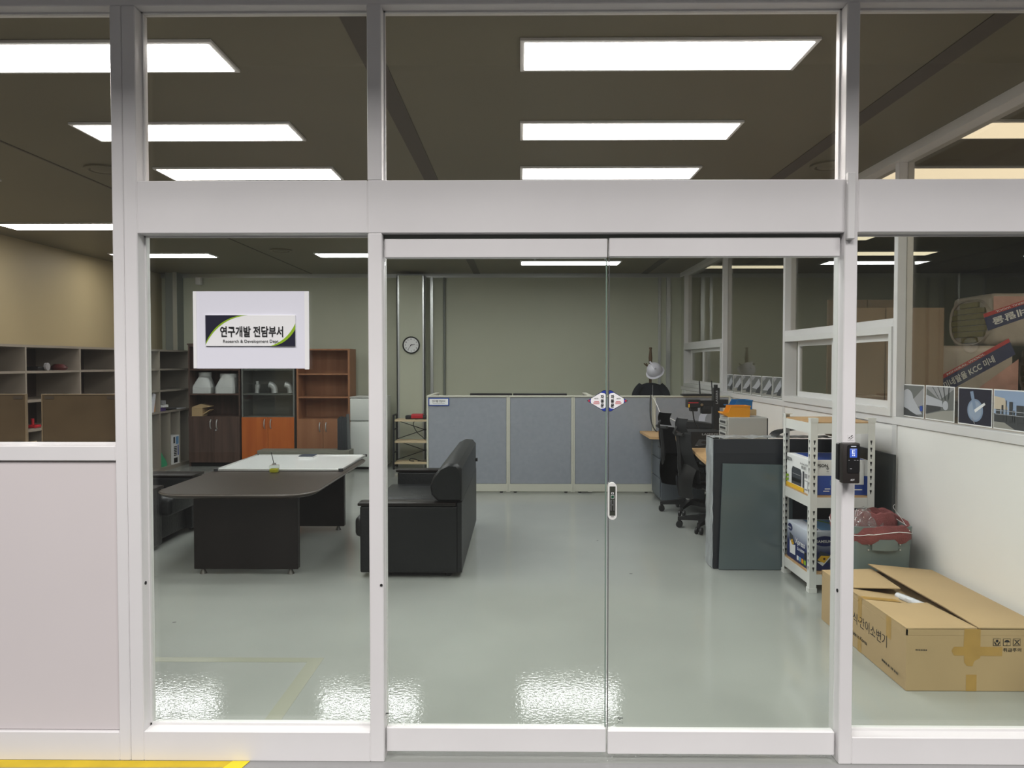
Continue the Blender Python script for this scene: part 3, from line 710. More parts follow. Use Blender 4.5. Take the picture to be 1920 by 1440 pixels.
part(t, 'plate', B().box(sx0, sx1, YP-.006, YP-.0005, sz0, sz1, .001, 1), BLUE2)
art(t, 'face', (sx0, YP-.006, sz0), X_, Z_, [(PWHITE, R(.012, .012, sx1-sx0-.012, sz1-sz0-.012)), (GREYP, R(.05, .026, sx1-sx0-.05, .031))], n=-Y_)
text(t, '연구개발 전담부서', ((sx0+sx1)/2, YP-.0075, sz0+(sz1-sz0)*.58), X_, Z_, h=.027, wd=.15, m=INK, bold=.015)
# desk with two monitors behind the partition
t = thing('desk', 'office desk behind the partition, carrying the two black monitors', 'desk', (0, 9.5, 0))
part(t, 'desk_top', B().box(-1.0, .77, 9.15, 9.85, .70, .725), OAK)
for x in (-.98, .73): part(t, 'side_panel', B().box(x, x+.025, 9.2, 9.82, 0, .70), GREYL)
for lab, p0, p1 in (('black monitor top showing over the partition, nearer the name sign', 881, 960), ('black monitor top showing over the partition, nearer the coat stand', 962, 1063)):
    a, c = atY(p0, 740, 9.5).x, atY(p1, 740, 9.5).x
    t = thing('monitor', lab, 'monitor', ((a+c)/2, 9.5, .725), 0, 'monitors behind the partition')
    zt = atY(960, 737.5, 9.5).z
    part(t, 'screen', B().box(a, c, 9.5, 9.53, zt-.34, zt, .005, 1), BLACK)
    part(t, 'stand', B().box((a+c)/2-.03, (a+c)/2+.03, 9.53, 9.55, .74, zt-.1).box((a+c)/2-.12, (a+c)/2+.12, 9.44, 9.62, .725, .74), BLACK)
# coat stand, helmet, jacket
cx, cy = atY(1219.5, 700, 10.8).x, 10.8
t = thing('coat_stand', 'turned brown wood coat stand behind the partition', 'coat stand', (cx, cy, 0))
zt = atY(1219, 651, cy).z
part(t, 'pole', B().lathe([(.02, .04), (.02, 1.3), (.024, 1.34), (.017, 1.38), (.024, 1.42), (.016, zt-.26), (.022, zt-.22), (.027, zt-.15), (.017, zt-.05), (.016, zt-.03), (.022, zt-.02), (.02, zt-.004), (.0, zt)], (cx, cy, 0), 16), BROWNP)
for k in range(4):
    a = math.radians(25+90*k); d = Vector((math.cos(a), math.sin(a), 0)); p = Vector((cx, cy, 0))
    part(t, 'hook', B().tube([p+d*.015+Z_*1.44, p+d*.06+Z_*1.455, p+d*.10+Z_*1.485], .008, 8, 3).lathe([(0, -.012), (.013, 0), (0, .012)], p+d*.10+Z_*1.485, 10), BROWNP)
    part(t, 'foot', B().tube([p+d*.01+Z_*.16, p+d*.14+Z_*.08, p+d*.24+Z_*.018], .016, 8, 4), BROWNP)
hx, hz = atY(1227, 697, cy-.07).x, atY(1227, 697, cy-.07).z
t = thing('hard_hat', 'white hard hat hanging on the coat stand', 'hard hat', (hx, cy-.1, hz-.1))
Mh = Matrix.Translation((hx, cy-.12, hz)) @ Matrix.Rotation(math.radians(-28), 4, 'Y') @ Matrix.Rotation(math.radians(38), 4, 'X')
part(t, 'shell', B().lathe([(.105, 0), (.108, .03), (.10, .07), (.078, .11), (.04, .132), (0, .138)], n=28, M=Mh), HAT)
part(t, 'brim', B().lathe([(.10, -.004), (.128, -.014), (.13, -.008), (.106, .006)], n=28, M=Mh, cap=False), HAT)
part(t, 'ridge', B().box(-.014, .014, -.09, .09, .118, .142, .01, 2, M=Mh), HAT)
b = B()
b.loft([[(cx+sx*.19*k+ox, cy+sy*.05, z) for sx, sy in ((-1, -1), (1, -1), (1, 1), (-1, 1))] for k, z, ox in ((1.15, .75, .01), (1.05, 1.0, .01), (.95, 1.14, .01), (.72, 1.19, .01), (.3, 1.215, 0), (.12, 1.22, 0))])
j = thing('jacket', 'dark jacket hanging on the coat stand behind the partition', 'jacket', (cx, cy, .75))
part(j, 'body', b, CLOTH)
for sgn in (-1, 1): part(j, 'sleeve', B().tube([(cx+sgn*.13, cy-.02, 1.18), (cx+sgn*.21, cy-.05, 1.08), (cx+sgn*.25, cy-.05, .85)], .05, 10, 4), CLOTH)
part(j, 'zip_edge', B().box(cx+.02, cx+.026, cy-.058, cy-.05, .9, 1.19), GREYP)

# ================================================================== DESK CORNER by the glass side wall
t = thing('corner_desk', 'L-shaped oak-topped desk along the glass side wall', 'desk', (2.0, 7.4, 0))
top = [(1.46, 6.02), (1.49, 6.4), (1.545, 6.9), (1.60, 7.4), (1.60, 8.0), (1.55, 8.1), (1.37, 8.14), (1.37, 8.84), (2.41, 8.84), (2.41, 6.02)]
part(t, 'desk_top', B().prism(top, 'z', .695, .72), OAK)
part(t, 'side_panel', B().box(1.66, 2.38, 6.05, 6.08, 0, .695), GREYL)
part(t, 'back_panel', B().box(2.36, 2.385, 6.1, 8.8, .2, .695), GREYL)
ped = thing('drawer_pedestal', 'grey drawer pedestal under the corner desk', 'drawer unit', (1.78, 8.53, 0))
part(ped, 'body', B().box(1.515, 1.98, 8.28, 8.80, .02, .69, .004, 1), mat('slate_grey_steel', (92, 98, 104), .45))
for k in range(3): part(ped, 'drawer', B().box(1.50, 1.514, 8.30, 8.78, .05+.21*k, .25+.21*k, .003, 1), mat('slate_grey_steel', (92, 98, 104), .45))
for k in range(4): part(ped, 'caster', B().cyl((1.6+.33*(k % 2), 8.36+.37*(k//2), .0), (1.6+.33*(k % 2), 8.36+.37*(k//2), .02), .018), BLACKM)
# office chair (faces +x in its own frame)
ch = thing('office_chair', 'black high-back office chair at the desk, nearer the door', 'chair', (1.715, 6.96, 0), math.radians(8), 'black mesh office chairs')
arms = B()
for k in range(5):
    a = math.radians(180-24+72*k); d = Vector((math.cos(a), math.sin(a), 0)); q = Vector((-d.y, d.x, 0))
    arms.loft([[d*r+q*w_+Z_*zz for w_, zz in ((-hw, z0), (hw, z0), (hw, z1), (-hw, z1))] for r, hw, z0, z1 in ((.02, .03, .075, .13), (.15, .024, .075, .115), (.27, .017, .07, .098), (.285, .014, .065, .095))])
part(ch, 'base', arms, BLACK, local=True)
for k in range(5):
    a = math.radians(180-24+72*k); d = Vector((math.cos(a), math.sin(a), 0)); q = Vector((-d.y, d.x, 0)); p = d*.27
    part(ch, 'caster', B().cyl(p+q*.012+Z_*.03, p+q*.03+Z_*.03, .03, n=16).cyl(p-q*.03+Z_*.03, p-q*.012+Z_*.03, .03, n=16).cyl(p+Z_*.03, p+Z_*.075, .012), BLACK, local=True)
part(ch, 'gas_lift', B().cyl((0, 0, .11), (0, 0, .40), .024).cyl((0, 0, .11), (0, 0, .26), .032), SATIN, local=True)
part(ch, 'tilt_mechanism', B().box(-.16, .10, -.07, .07, .37, .415, .012), BLACK, local=True)
part(ch, 'seat', B().grid(lambda u, v: Vector((-.20+.45*u, -.23+.46*v, .455+.02*(2*v-1)**2-.03*max(0, u-.8)*5*.4)), 10, 10, .05), MESHB, local=True)
part(ch, 'back_spine', B().tube([(-.10, 0, .39), (-.22, 0, .42), (-.275, 0, .52), (-.285, 0, .68), (-.305, 0, .86)], [.03, .03, .026, .022, .02], 10, 4), BLACK, local=True)
part(ch, 'backrest', B().grid(lambda u, v: Vector((-.235-.065*v+.05*(2*u-1)**2-.02*math.sin(v*3.1), (-.225+.45*u)*(1-.25*v), .56+.31*v)), 10, 12, .022), MESHB, local=True)
part(ch, 'lumbar_pad', B().grid(lambda u, v: Vector((-.215-.02*v+.05*(2*u-1)**2, (-.20+.40*u), .44+.15*v)), 10, 6, .03), BLACK, local=True)
part(ch, 'back_shell', B().grid(lambda u, v: Vector((-.285+.03*v+.07*(2*u-1)**2-.03*math.sin(v*3.1), (-.19+.38*u)*(.8+.2*v), .30+.30*v)), 10, 8, .02), BLACK, local=True)
part(ch, 'head_bracket', B().tube([(-.305, 0, .84), (-.335, 0, .88), (-.315, 0, .93)], .014, 8, 4).tube([(-.30, -.12, .865), (-.315, 0, .86), (-.30, .12, .865)], .014, 8, 4), BLACK, local=True)
part(ch, 'headrest', B().grid(lambda u, v: Vector((-.30+.04*(2*u-1)**2-.02*math.sin(v*3.1), -.135+.27*u, .885+.12*v)), 8, 6, .03), MESHB, local=True)
for s_ in (-1, 1):
    a = part(ch, 'armrest', B().tube([(-.12, s_*.15, .40), (-.10, s_*.26, .42), (-.08, s_*.27, .62)], .018, 8, 4), BLACK, local=True)
    part(a, 'arm_pad', B().box(-.20, .08, s_*.27-.04, s_*.27+.04, .62, .645, .012), DGREY, local=True)
dup(ch, (1.70, 7.76, 0), math.radians(15), 'black high-back office chair at the desk, further from the door')
# laser engraver
t = thing('laser_engraver', 'black upright laser engraver on the corner desk', 'laser engraver', (1.9, 7.5, .72))
ex0, ex1 = atY(1336, 780, 7.5).x, atY(1347.5, 780, 7.5).x; ezt = atY(1340, 727, 7.5).z
part(t, 'base_plate', B().box(ex0-.16, ex1+.12, 7.42, 7.72, .72, .75, .006), BLACK)
tw = part(t, 'column', B().box(ex0, ex1, 7.46, 7.54, .75, ezt, .004, 1), BLACK)
part(tw, 'knob', B().cyl((ex0+.028, 7.5, ezt), (ex0+.028, 7.5, ezt+.03), .02), BLACK)
text(tw, 'LASER5', ((ex0+ex1)/2, 7.459, ezt-.09), Z_, -X_, h=.022, wd=.13, m=GREYP, bold=.02)
hz0, hz1 = atY(1300, 764, 7.5).z, atY(1300, 749, 7.5).z; hx0 = atY(1287.5, 757, 7.5).x
hd = part(t, 'laser_head', B().box(hx0, hx0+.12, 7.44, 7.56, hz0, hz1, .005, 1).box(hx0+.03, hx0+.10, 7.46, 7.54, hz0-.035, hz0, .004, 1), BLACK)
art(hd, 'warning_stripe', (hx0, 7.44, hz0), X_, Z_, [(REDP, R(.003, (hz1-hz0)*.58, .10, (hz1-hz0)*.68)), (YEL, R(.003, .004, .016, (hz1-hz0)*.45))], n=-Y_)
part(t, 'arm', B().box(hx0+.12, ex0, 7.47, 7.53, hz0+.01, hz1-.01).box(hx0+.135, ex0-.02, 7.45, 7.53, hz0-.06, hz0+.02, .01).box(ex1, ex1+.085, 7.47, 7.54, hz0+.0, hz1, .004), BLACK)
part(t, 'lock_knob', B().cyl((hx0+.13, 7.44, hz0+.03), (hx0+.13, 7.425, hz0+.03), .014), CHROME)
part(t, 'cable', B().tube([(hx0+.06, 7.5, hz0-.035), (hx0+.08, 7.52, hz0-.13), (hx0+.14, 7.58, hz0-.22), (hx0+.2, 7.62, .76)], .006, 6, 5), BLACK)
t = thing('carton', 'black carton with pale lettering on the corner desk', 'carton', (1.73, 7.2, .72))
part(t, 'box', B().box(1.565, 1.86, 7.08, 7.36, .72, .868, .002, 1), BLACKM)
text(t, 'LASERPE', (1.74, 7.078, .845), X_, Z_, h=.018, wd=.15, m=GREYP, bold=.02)
art(t, 'print', (1.6, 7.08, .73), X_, Z_, [(DGP, [(.0, .01), (.03, .005), (.16, .03), (.15, .06), (.04, .07)]), (BLACK, EL(.09, .04, .03, .014)), (GREYP, R(.005, .012, .03, .016))], n=-Y_)
t = thing('printer', 'low black printer on the corner desk with paper curling out', 'printer', (1.75, 7.95, .72))
part(t, 'body', B().box(1.62, 2.0, 7.80, 8.10, .72, .84, .015), BLACK)
part(t, 'lid', B().prism([(1.62, .842), (2.0, .842), (1.97, .875), (1.80, .90), (1.63, .905)], 'y', 7.81, 8.08), DGREY)
solo('paper_strip', B().grid(lambda u, v: Vector((atY(1309, 790, 7.86).x+.065*u+.10*v*v, 7.84+.05*v, .906+.10*math.sin(v*1.6)-.012*u*v)), 3, 12, .001), PAPER, 'white paper strip curling up out of the black printer', 'paper')
# steel letter-drawer case, orange and blue bins
gx0, gx1, gy0, gy1, gz = 1.70, 2.03, 6.36, 6.62, atY(1400, 783, 6.36).z
t = thing('drawer_case', 'light grey steel drawer case on the corner desk, under the orange bin', 'drawer case', ((gx0+gx1)/2, (gy0+gy1)/2, .72))
part(t, 'shell', B().box(gx0+.01, gx1, gy0, gy1, .72, gz, .004, 1), CABG)
part(t, 'back_edge', B().box(gx1, gx1+.008, gy0+.004, gy1, .72, gz-.006), DGREY)
for k in range(6):
    z0 = .735+k*(gz-.75)/6
    d = part(t, 'drawer', B().box(gx0, gx0+.0095, gy0+.012, gy1-.012, z0, z0+(gz-.75)/6-.006), CABG)
    part(d, 'label_slot', B().box(gx0-.004, gx0-.0002, gy0+.05, gy1-.05, z0+.014, z0+.03), DGREY)
def bin_(lab, name, x0, x1, y0, y1, z0, z1, m):
    t = thing(name, lab, 'bin', ((x0+x1)/2, (y0+y1)/2, z0)); th = .004; hx = x0+.06
    side = [(x0+.05, z0), (x1-.005, z0), (x1, z1), (hx+.01, z1), (hx-.012, z0+(z1-z0)*.42), (x0, z0+(z1-z0)*.42), (x0, z0+.03)]
    for y in (y0, y1-th): part(t, 'side', B().prism(side, 'y', y, y+th), m)
    part(t, 'floor', B().box(x0+.05, x1-.006, y0+th, y1-th, z0, z0+th), m)
    part(t, 'back', B().box(x1-.008, x1-.003, y0+th, y1-th, z0+th, z1), m)
    part(t, 'front_lip', B().prism([(x0, z0+.03), (x0+.05, z0), (x0+.056, z0+.004), (x0+.006, z0+.034), (x0+.006, z0+(z1-z0)*.42), (x0, z0+(z1-z0)*.42)], 'y', y0+th, y1-th), m)
    part(t, 'rim', B().box(hx+.008, x1+.003, y0-.004, y0, z1-.008, z1).box(x1, x1+.004, y0, y1, z1-.008, z1).box(hx+.008, x1+.003, y1, y1+.004, z1-.008, z1), m)
ox0, ox1 = atY(1355, 775, 6.40).x, atY(1407, 775, 6.40).x
bin_('orange plastic parts bin on top of the grey drawer case', 'parts_bin', ox0, ox1, 6.40, 6.55, gz+.001, atY(1390, 761, 6.40).z, ORB)
bin_('blue plastic parts bin behind the orange one', 'parts_bin', 1.87, 2.07, 6.86, 7.05, .721, .80, BLB)
bx0, bx1 = atY(1373, 757, 6.75).x, atY(1405, 757, 6.75).x
for o in [o for o in bpy.data.objects if o.name.startswith('parts_bin') and 'blue' in (o.get('label') or '')]:
    o.location = (bx1-.10, 6.75, atY(1390, 762, 6.75).z-.02)
solo('storage_carton', B().box(bx1-.2, bx1+.03, 6.64, 6.87, .72, atY(1390, 762, 6.75).z-.021, .003, 1), CARD, 'plain box on the desk carrying the blue bin, behind the drawer case', 'box')
# router on the partition
rx0, rx1 = atY(1278, 745, 8.89).x, atY(1335, 745, 8.89).x
t = thing('router', 'flat black router with two antennas on top of the partition', 'router', ((rx0+rx1)/2, 8.89, ZP))
part(t, 'body', B().box(rx0, rx1, 8.82, 8.97, ZP, ZP+.02, .006), BLACK)
for px in (1313, 1336):
    a = atY(px, 742, 8.95); c = atY(px-1.5, 714, 8.95)
    part(t, 'antenna', B().cyl((a.x, 8.96, ZP+.015), (c.x, 8.96, c.z), .008, .006, 10), BLACK)
Q = lambda px, py, y: atY(px, py, y)
solo('cable', B().tube([Q(1222, 741, 8.86), Q(1226, 748, 8.85), Q(1233, 762, 8.6), Q(1238, 774, 8.4), Q(1247, 780, 8.2), Q(1262, 787, 8.15), Q(1274, 796, 8.15), Vector((Q(1285, 810, 8.2).x, 8.2, .726))], .004, 6, 6), PWHITE, 'white cable running down from the partition onto the desk', 'cable')
solo('cable', B().tube([Q(1220, 740, 8.86), Q(1219, 760, 8.85), Q(1220, 785, 8.85), Q(1226, 803, 8.8), Q(1236, 812, 8.7), Vector((Q(1245, 820, 8.65).x, 8.65, .726))], .006, 6, 6), BLACK, 'black cable hanging down the partition to the desk', 'cable')

# ================================================================== MEETING TABLE
tz = .60
ty0, ty1, tx0, tx1 = 5.24, 7.3, -2.55, -1.43
t = thing('meeting_table', 'low dark wood meeting table with rounded corners and two pedestals', 'table', ((tx0+tx1)/2, 6.2, 0))
def rrect(x0, x1, y0, y1, r, n=10):
    pts = []
    for cx, cy, a in ((x1-r, y0+r, -90), (x1-r, y1-r, 0), (x0+r, y1-r, 90), (x0+r, y0+r, 180)):
        for i in range(n+1):
            q = math.radians(a+90*i/n); pts.append((cx+r*math.cos(q), cy+r*math.sin(q)))
    return pts
def shrink(pts, d):
    cx = sum(p[0] for p in pts)/len(pts); cy = sum(p[1] for p in pts)/len(pts)
    hx = max(abs(p[0]-cx) for p in pts); hy = max(abs(p[1]-cy) for p in pts)
    return [(cx+(p[0]-cx)*(1-d/hx), cy+(p[1]-cy)*(1-d/hy)) for p in pts]
rr = rrect(tx0, tx1, ty0, ty1, .22)
part(t, 'table_top', B().loft([[(a, c, z) for a, c in shrink(rr, d)] for d, z in ((.03, tz-.035), (.008, tz-.022), (.002, tz-.014))]+[[(a, c, tz-.006) for a, c in rr], [(a, c, tz) for a, c in shrink(rr, .004)]]), WTOP)
part(t, 'edge_band', B().loft([[(a, c, z) for a, c in shrink(rr, d)] for d, z in ((-.001, tz-.012), (-.003, tz-.006), (-.001, tz-.002))], cap=False), mat('edge_band', (112, 104, 98), .3))
for y0, y1 in ((5.42, 5.48), (6.86, 6.92)):
    p = part(t, 'pedestal', B().box(-2.31, -1.572, y0, y1, .038, tz-.036, .003, 1), WENGE)
    for x in (-2.255, -1.63):
        for y in (y0+.03,): part(p, 'foot', B().cyl((x, y, 0), (x, y, .038), .026, .010, 14), mat('dull_steel', (96, 94, 90), .4, metal=.5))
# whiteboard lying on it
w0 = (-2.53, -1.475, 6.36, 7.38)
t = thing('whiteboard', 'framed whiteboard lying flat on the meeting table', 'whiteboard', (-2.0, 6.87, tz))
part(t, 'board', B().box(w0[0]+.02, w0[1]-.02, w0[2]+.02, w0[3]-.02, tz+.002, tz+.014), mat('whiteboard_surface', (226, 228, 226), .15))
part(t, 'frame', B().box(w0[0], w0[1], w0[2], w0[2]+.022, tz+.001, tz+.02, .003, 1).box(w0[0], w0[1], w0[3]-.022, w0[3], tz+.001, tz+.02, .003, 1).box(w0[0], w0[0]+.022, w0[2]+.022, w0[3]-.022, tz+.001, tz+.02, .003, 1).box(w0[1]-.022, w0[1], w0[2]+.022, w0[3]-.022, tz+.001, tz+.02, .003, 1), SATIN)
for x in (w0[0]+.01, w0[1]-.01):
    for y in (w0[2]+.01, w0[3]-.01): part(t, 'corner_cap', B().cyl((x, y, tz+.001), (x, y, tz+.023), .02, n=14), DGREY)
# diffuser bottle
bx, by = atZ(521.5, 883, tz).x, 6.29
t = thing('reed_diffuser', 'small glass diffuser bottle with a black reed, on the meeting table', 'diffuser bottle', (bx, by, tz))
part(t, 'bottle', B().box(bx-.036, bx+.036, by-.03, by+.03, tz, tz+.062, .006), glass('bottle_glass', (.88, .9, .88), .01))
part(t, 'oil', B().box(bx-.032, bx+.032, by-.026, by+.026, tz+.003, tz+.034, .004), mat('yellow_oil', (178, 172, 24), .15))
part(t, 'cap', B().cyl((bx, by, tz+.062), (bx, by, tz+.08), .014), SATIN)
part(t, 'reed', B().cyl((bx, by, tz+.06), (bx-.028, by+.01, tz+.165), .0032, n=6), BLACKM)
nb = atZ(578, 857, tz+.015)
t = thing('notebook', 'dark notebook lying on the whiteboard', 'notebook', (nb.x, nb.y-.02, tz+.0145))
part(t, 'pages', B().box(nb.x-.062, nb.x+.062, nb.y-.09, nb.y+.07, tz+.0145, tz+.030), PWHITE)
part(t, 'cover', B().box(nb.x-.066, nb.x+.066, nb.y-.094, nb.y+.074, tz+.0302, tz+.036), mat('notebook_cover', (44, 52, 66), .5))

# ================================================================== SOFAS
def seat_sofa(name, label, cat, x_front, x_back, y0, y1, arm_w, arm_h, back_h):
    """leather seat facing the side of x_front; sgn tells the facing direction."""
    s_ = 1 if x_front > x_back else -1
    D = abs(x_front-x_back)
    X = lambda d: x_back + s_*d              # d measured from the rear face
    t = thing(name, label, cat, ((x_front+x_back)/2, (y0+y1)/2, 0))
    for ya, yb in ((y0, y0+arm_w), (y1-arm_w, y1)):
        a = part(t, 'arm', B().box(X(.03), X(D-.015), ya, yb, .035, arm_h-.024, .014, 3), LEATH)
        part(a, 'armrest_board', B().box(X(.04), X(D), ya-.004, yb+.004, arm_h-.022, arm_h, .006, 2), WENGE, label='dark wooden armrest board')
    part(t, 'seat_base', B().box(X(.08), X(D-.06), y0+arm_w+.004, y1-arm_w-.004, .05, .25, .012), LEATH)
    n = max(1, round((y1-y0-2*arm_w)/.62)); wdt = (y1-y0-2*arm_w)/n
    for k in range(n):
        part(t, 'seat_cushion', B().box(X(.14), X(D+.05), y0+arm_w+k*wdt+.005, y0+arm_w+(k+1)*wdt-.005, .252, .40, .035, 4), LEATH)
    prof = [(0, .05), (.14, .05), (.24, .38), (.26, .46), (.245, .58), (.205, .69), (.14, back_h-.015), (.07, back_h), (.015, back_h-.02), (0, back_h-.07)]
    # the leather back: its lower part runs between the arms, the pillow part rests over them
    b = B(); ins = arm_w+.006
    low = [(X(d), z) for d, z in ((0, .04), (.13, .04), (.23, .40), (.22, arm_h+.004), (0, arm_h+.004))]
    part(t, 'back_frame', B().prism([(X(0), .04), (X(.03), .04), (X(.03), arm_h), (X(0), arm_h)], 'y', y0+.002, y1-.002), LEATH)
    pil = [(.0, arm_h+.004), (.17, arm_h+.004), (.215, arm_h+.05), (.225, arm_h+.11), (.20, arm_h+.18), (.15, back_h-.03), (.09, back_h), (.03, back_h-.005), (.0, back_h-.04)]
    rings = []
    L = y1-y0
    for f, k in ((0, .86), (.008, .95), (.025, 1), (.5, 1), (.975, 1), (.992, .95), (1, .86)):
        yy = y0+.01+(L-.02)*f
        rings.append([(X(.11+(d-.11)*k), yy, arm_h+.14+(z-arm_h-.14)*k) for d, z in pil])
    part(t, 'back_cushion', B().loft(rings), LEATH)
    part(t, 'back_slope', B().prism([(X(.03), .25), (X(.20), .40), (X(.165), arm_h+.003), (X(.03), arm_h+.003)], 'y', y0+arm_w+.004, y1-arm_w-.004), LEATH)
    for x in (X(.1), X(D-.09)):
        for y in (y0+.08, y1-.08): part(t, 'foot', B().cyl((x, y, 0), (x, y, .04), .022), BLACKM)
    return t
sf = seat_sofa('sofa', 'black leather sofa with its back to the walkway, facing the meeting table', 'sofa', -1.13, -.405, 5.34, 7.14, .13, .525, .80)
part(sf, 'back_button', B().cyl((-.405, 7.0, .62), (-.385, 7.0, .62), .016), BLACKM)
seat_sofa('armchair', 'black leather armchair across the meeting table from the sofa', 'armchair', -2.88, -3.66, 5.95, 7.0, .25, .51, .80)

# ================================================================== WRAPPED PANELS, GLASS BOARD, WHITE RACK
x0, x1 = 1.395, 2.27
t = thing('wrapped_panels', 'black panels in stretch wrap standing behind the white rack', 'panels', ((x0+x1)/2, 5.72, 0))
part(t, 'panel', B().box(x0+.012, x1, 5.605, 5.635, .0, .945, .003, 1), mat('black_panel', (40, 43, 50), .35, var=.1, scale=3))
part(t, 'panel', B().box(x0+.012, x1-.02, 5.64, 5.80, .0, .93, .003, 1), mat('black_panel', (40, 43, 50), .35))
wb = B().grid(lambda u, v: Vector((x0+.004+.006*noise.noise(Vector((u*3, v*14, 0))), 5.60+.21*u, .005+.945*v)), 6, 30, .003)
part(t, 'side_wrap', wb, mat('stretch_wrap_grey', (222, 226, 228), .3, var=.4, scale=16, stretch=(1, 1, .25), bump=.4, bscale=40))
part(t, 'top_wrap', B().grid(lambda u, v: Vector((x0+(x1-x0)*u, 5.60+.21*v, .95+.012*noise.noise(Vector((u*14, v*4, 3)))+.006)), 40, 5, .003), mat('stretch_wrap_grey2', (214, 217, 219), .25, var=.45, scale=22, bump=.5, bscale=50))
part(t, 'wrapped_bundle', B().grid(lambda u, v: Vector((1.86+.42*u, 5.60+.19*v, .962+.055*math.sin(math.pi*min(1, max(0, u)))**.45+.01*noise.noise(Vector((u*6, v*3, 1))))), 20, 5, .004), WRAP)
gy = 5.586
t0, t1, t2_, t3_ = Q(1355.5, 869, gy), Q(1486, 872, gy), Q(1486, 1068, gy-.02), Q(1348, 1066, gy-.02)
b = B(); off = Vector((0, .012, 0))
b.loft([[t0, t1, Vector((t1.x, gy-.02, .004)), Vector((t3_.x, gy-.02, .004))], [t0+off, t1+off, Vector((t1.x, gy-.008, .004)), Vector((t3_.x, gy-.008, .004))]])
solo('glass_board', b, TEAL, 'grey-green board leaning against the black wrapped panels', 'board')
b = B().prism([(XR-.035, 0), (XR-.004, 0), (XR-.004, .905), (XR-.022, .905)], 'y', 5.0, 5.58)
solo('dark_board', b, BOARDG, 'dark grey board leaning on the white side wall behind the rack', 'board')

kx0, kx1, ky0, ky1, kz = 1.885, 2.30, 5.02, 5.545, 1.135
t = thing('shelving_rack', 'white slotted-angle steel rack with wood shelves, holding printer boxes', 'rack', ((kx0+kx1)/2, (ky0+ky1)/2, 0))
def angle_post(x, y, sx, sy):
    b = B(); wd = .045; th = .003
    b.box(x, x+sx*wd, y, y+sy*th, .02, kz).box(x, x+sx*th, y+sy*th, y+sy*wd, .02, kz)
    b.use(1); nh = 21
    for k in range(nh):
        z = .10+k*.046
        if any(abs(z+.012-q) < .05 for q in (1.08, .605, .095)): continue
        for ax in (0, 1):
            shp = [(-.007, .022), (.007, .022), (.006, .010), (.003, .004), (.0025, -.006), (-.0025, -.006), (-.003, .004), (-.006, .010)]
            for side in (-1, 1):
                pts = []
                for a, c in shp:
                    if ax == 0: pts.append((x+sx*(wd*.55)+a, y+sy*(th/2)+side*(th/2+.0004), z+c))
                    else: pts.append((x+sx*(th/2)+side*(th/2+.0004), y+sy*(wd*.55)+a, z+c))
                b.poly(pts)
    p = part(t, 'post', b, [STEELW, mat('slot_shadow_hole', (46, 46, 46), .8)])
    part(p, 'foot_cap', B().box(x-sx*.004, x+sx*(wd+.003), y-sy*.004, y+sy*(wd+.003), 0, .03), STEELW)
    part(p, 'top_cap', B().box(x-sx*.003, x+sx*(wd+.002), y-sy*.003, y+sy*(wd+.002), kz, kz+.006).box(x-sx*.003, x+sx*(wd+.002), y-sy*.003, y-sy*.0005, kz-.022, kz), STEELW)
for x, sx in ((kx0, 1), (kx1, -1)):
    for y, sy in ((ky0, 1), (ky1, -1)): angle_post(x, y, sx, sy)
for z in (1.115, .632, .128):
    part(t, 'shelf', B().box(kx0+.006, kx1-.006, ky0+.006, ky1-.006, z-.012, z), OAK)
    h = .062
    part(t, 'beam', B().box(kx0+.046, kx1-.046, ky0+.002, ky0+.005, z-.014-h, z-.008), STEELW)
    part(t, 'beam', B().box(kx0+.046, kx1-.046, ky1-.005, ky1-.002, z-.014-h, z-.008), STEELW)
    part(t, 'beam', B().box(kx0+.002, kx0+.005, ky0+.046, ky1-.046, z-.014-h, z-.008), STEELW)
    part(t, 'beam', B().box(kx1-.005, kx1-.002, ky0+.046, ky1-.046, z-.014-h, z-.008), STEELW)
# EPSON carton
ex0, ex1, ey0, ey1, ez0, ez1 = kx0+.012, kx1-.02, 5.07, 5.50, .633, .862
t = thing('printer_box', 'white and blue printer carton on the middle shelf of the white rack', 'carton', ((ex0+ex1)/2, (ey0+ey1)/2, ez0))
part(t, 'box', B().box(ex0, ex1, ey0, ey1, ez0, ez1, .002, 1), PWHITE)
W_, H_ = ex1-ex0, ez1-ez0
art(t, 'front_print', (ex0, ey0, ez0), X_, Z_, [(BLUE2, R(0, 0, W_, H_*.55)), (PWHITE, [(0, H_*.56), (.02, H_*.62), (W_, H_*.54), (W_, H_*.56)]), (BLUE2, R(0, 0, .02, H_*.62)), (INK, [(.155, H_*.52), (.155, H_*.60), (.175, H_*.64), (.24, H_*.64), (.24, H_*.52)]), (SKYB, R(.135, H_*.28, .21, H_*.42)), (BLUE2, R(.138, H_*.29, .207, H_*.41)), (PWHITE, R(.10, H_*.16, .135, H_*.19)), (PWHITE, R(.09, H_*.10, .13, H_*.12)), (GREYP, [(.118, H_*.7), (.128, H_*.76), (.118, H_*.82), (.108, H_*.76)]), (GREYP, R(.11, H_*.66, .126, H_*.68)), (PWHITE, R(W_-.10, H_*.30, W_-.03, H_*.95)), (PWHITE, R(W_-.09, H_*.14, W_-.04, H_*.17))], n=-Y_)
text(t, 'EPSON', (ex0+.075, ey0-.006, ez1-.036), X_, Z_, h=.02, wd=.085, m=INK, bold=.02)
D_ = ey1-ey0
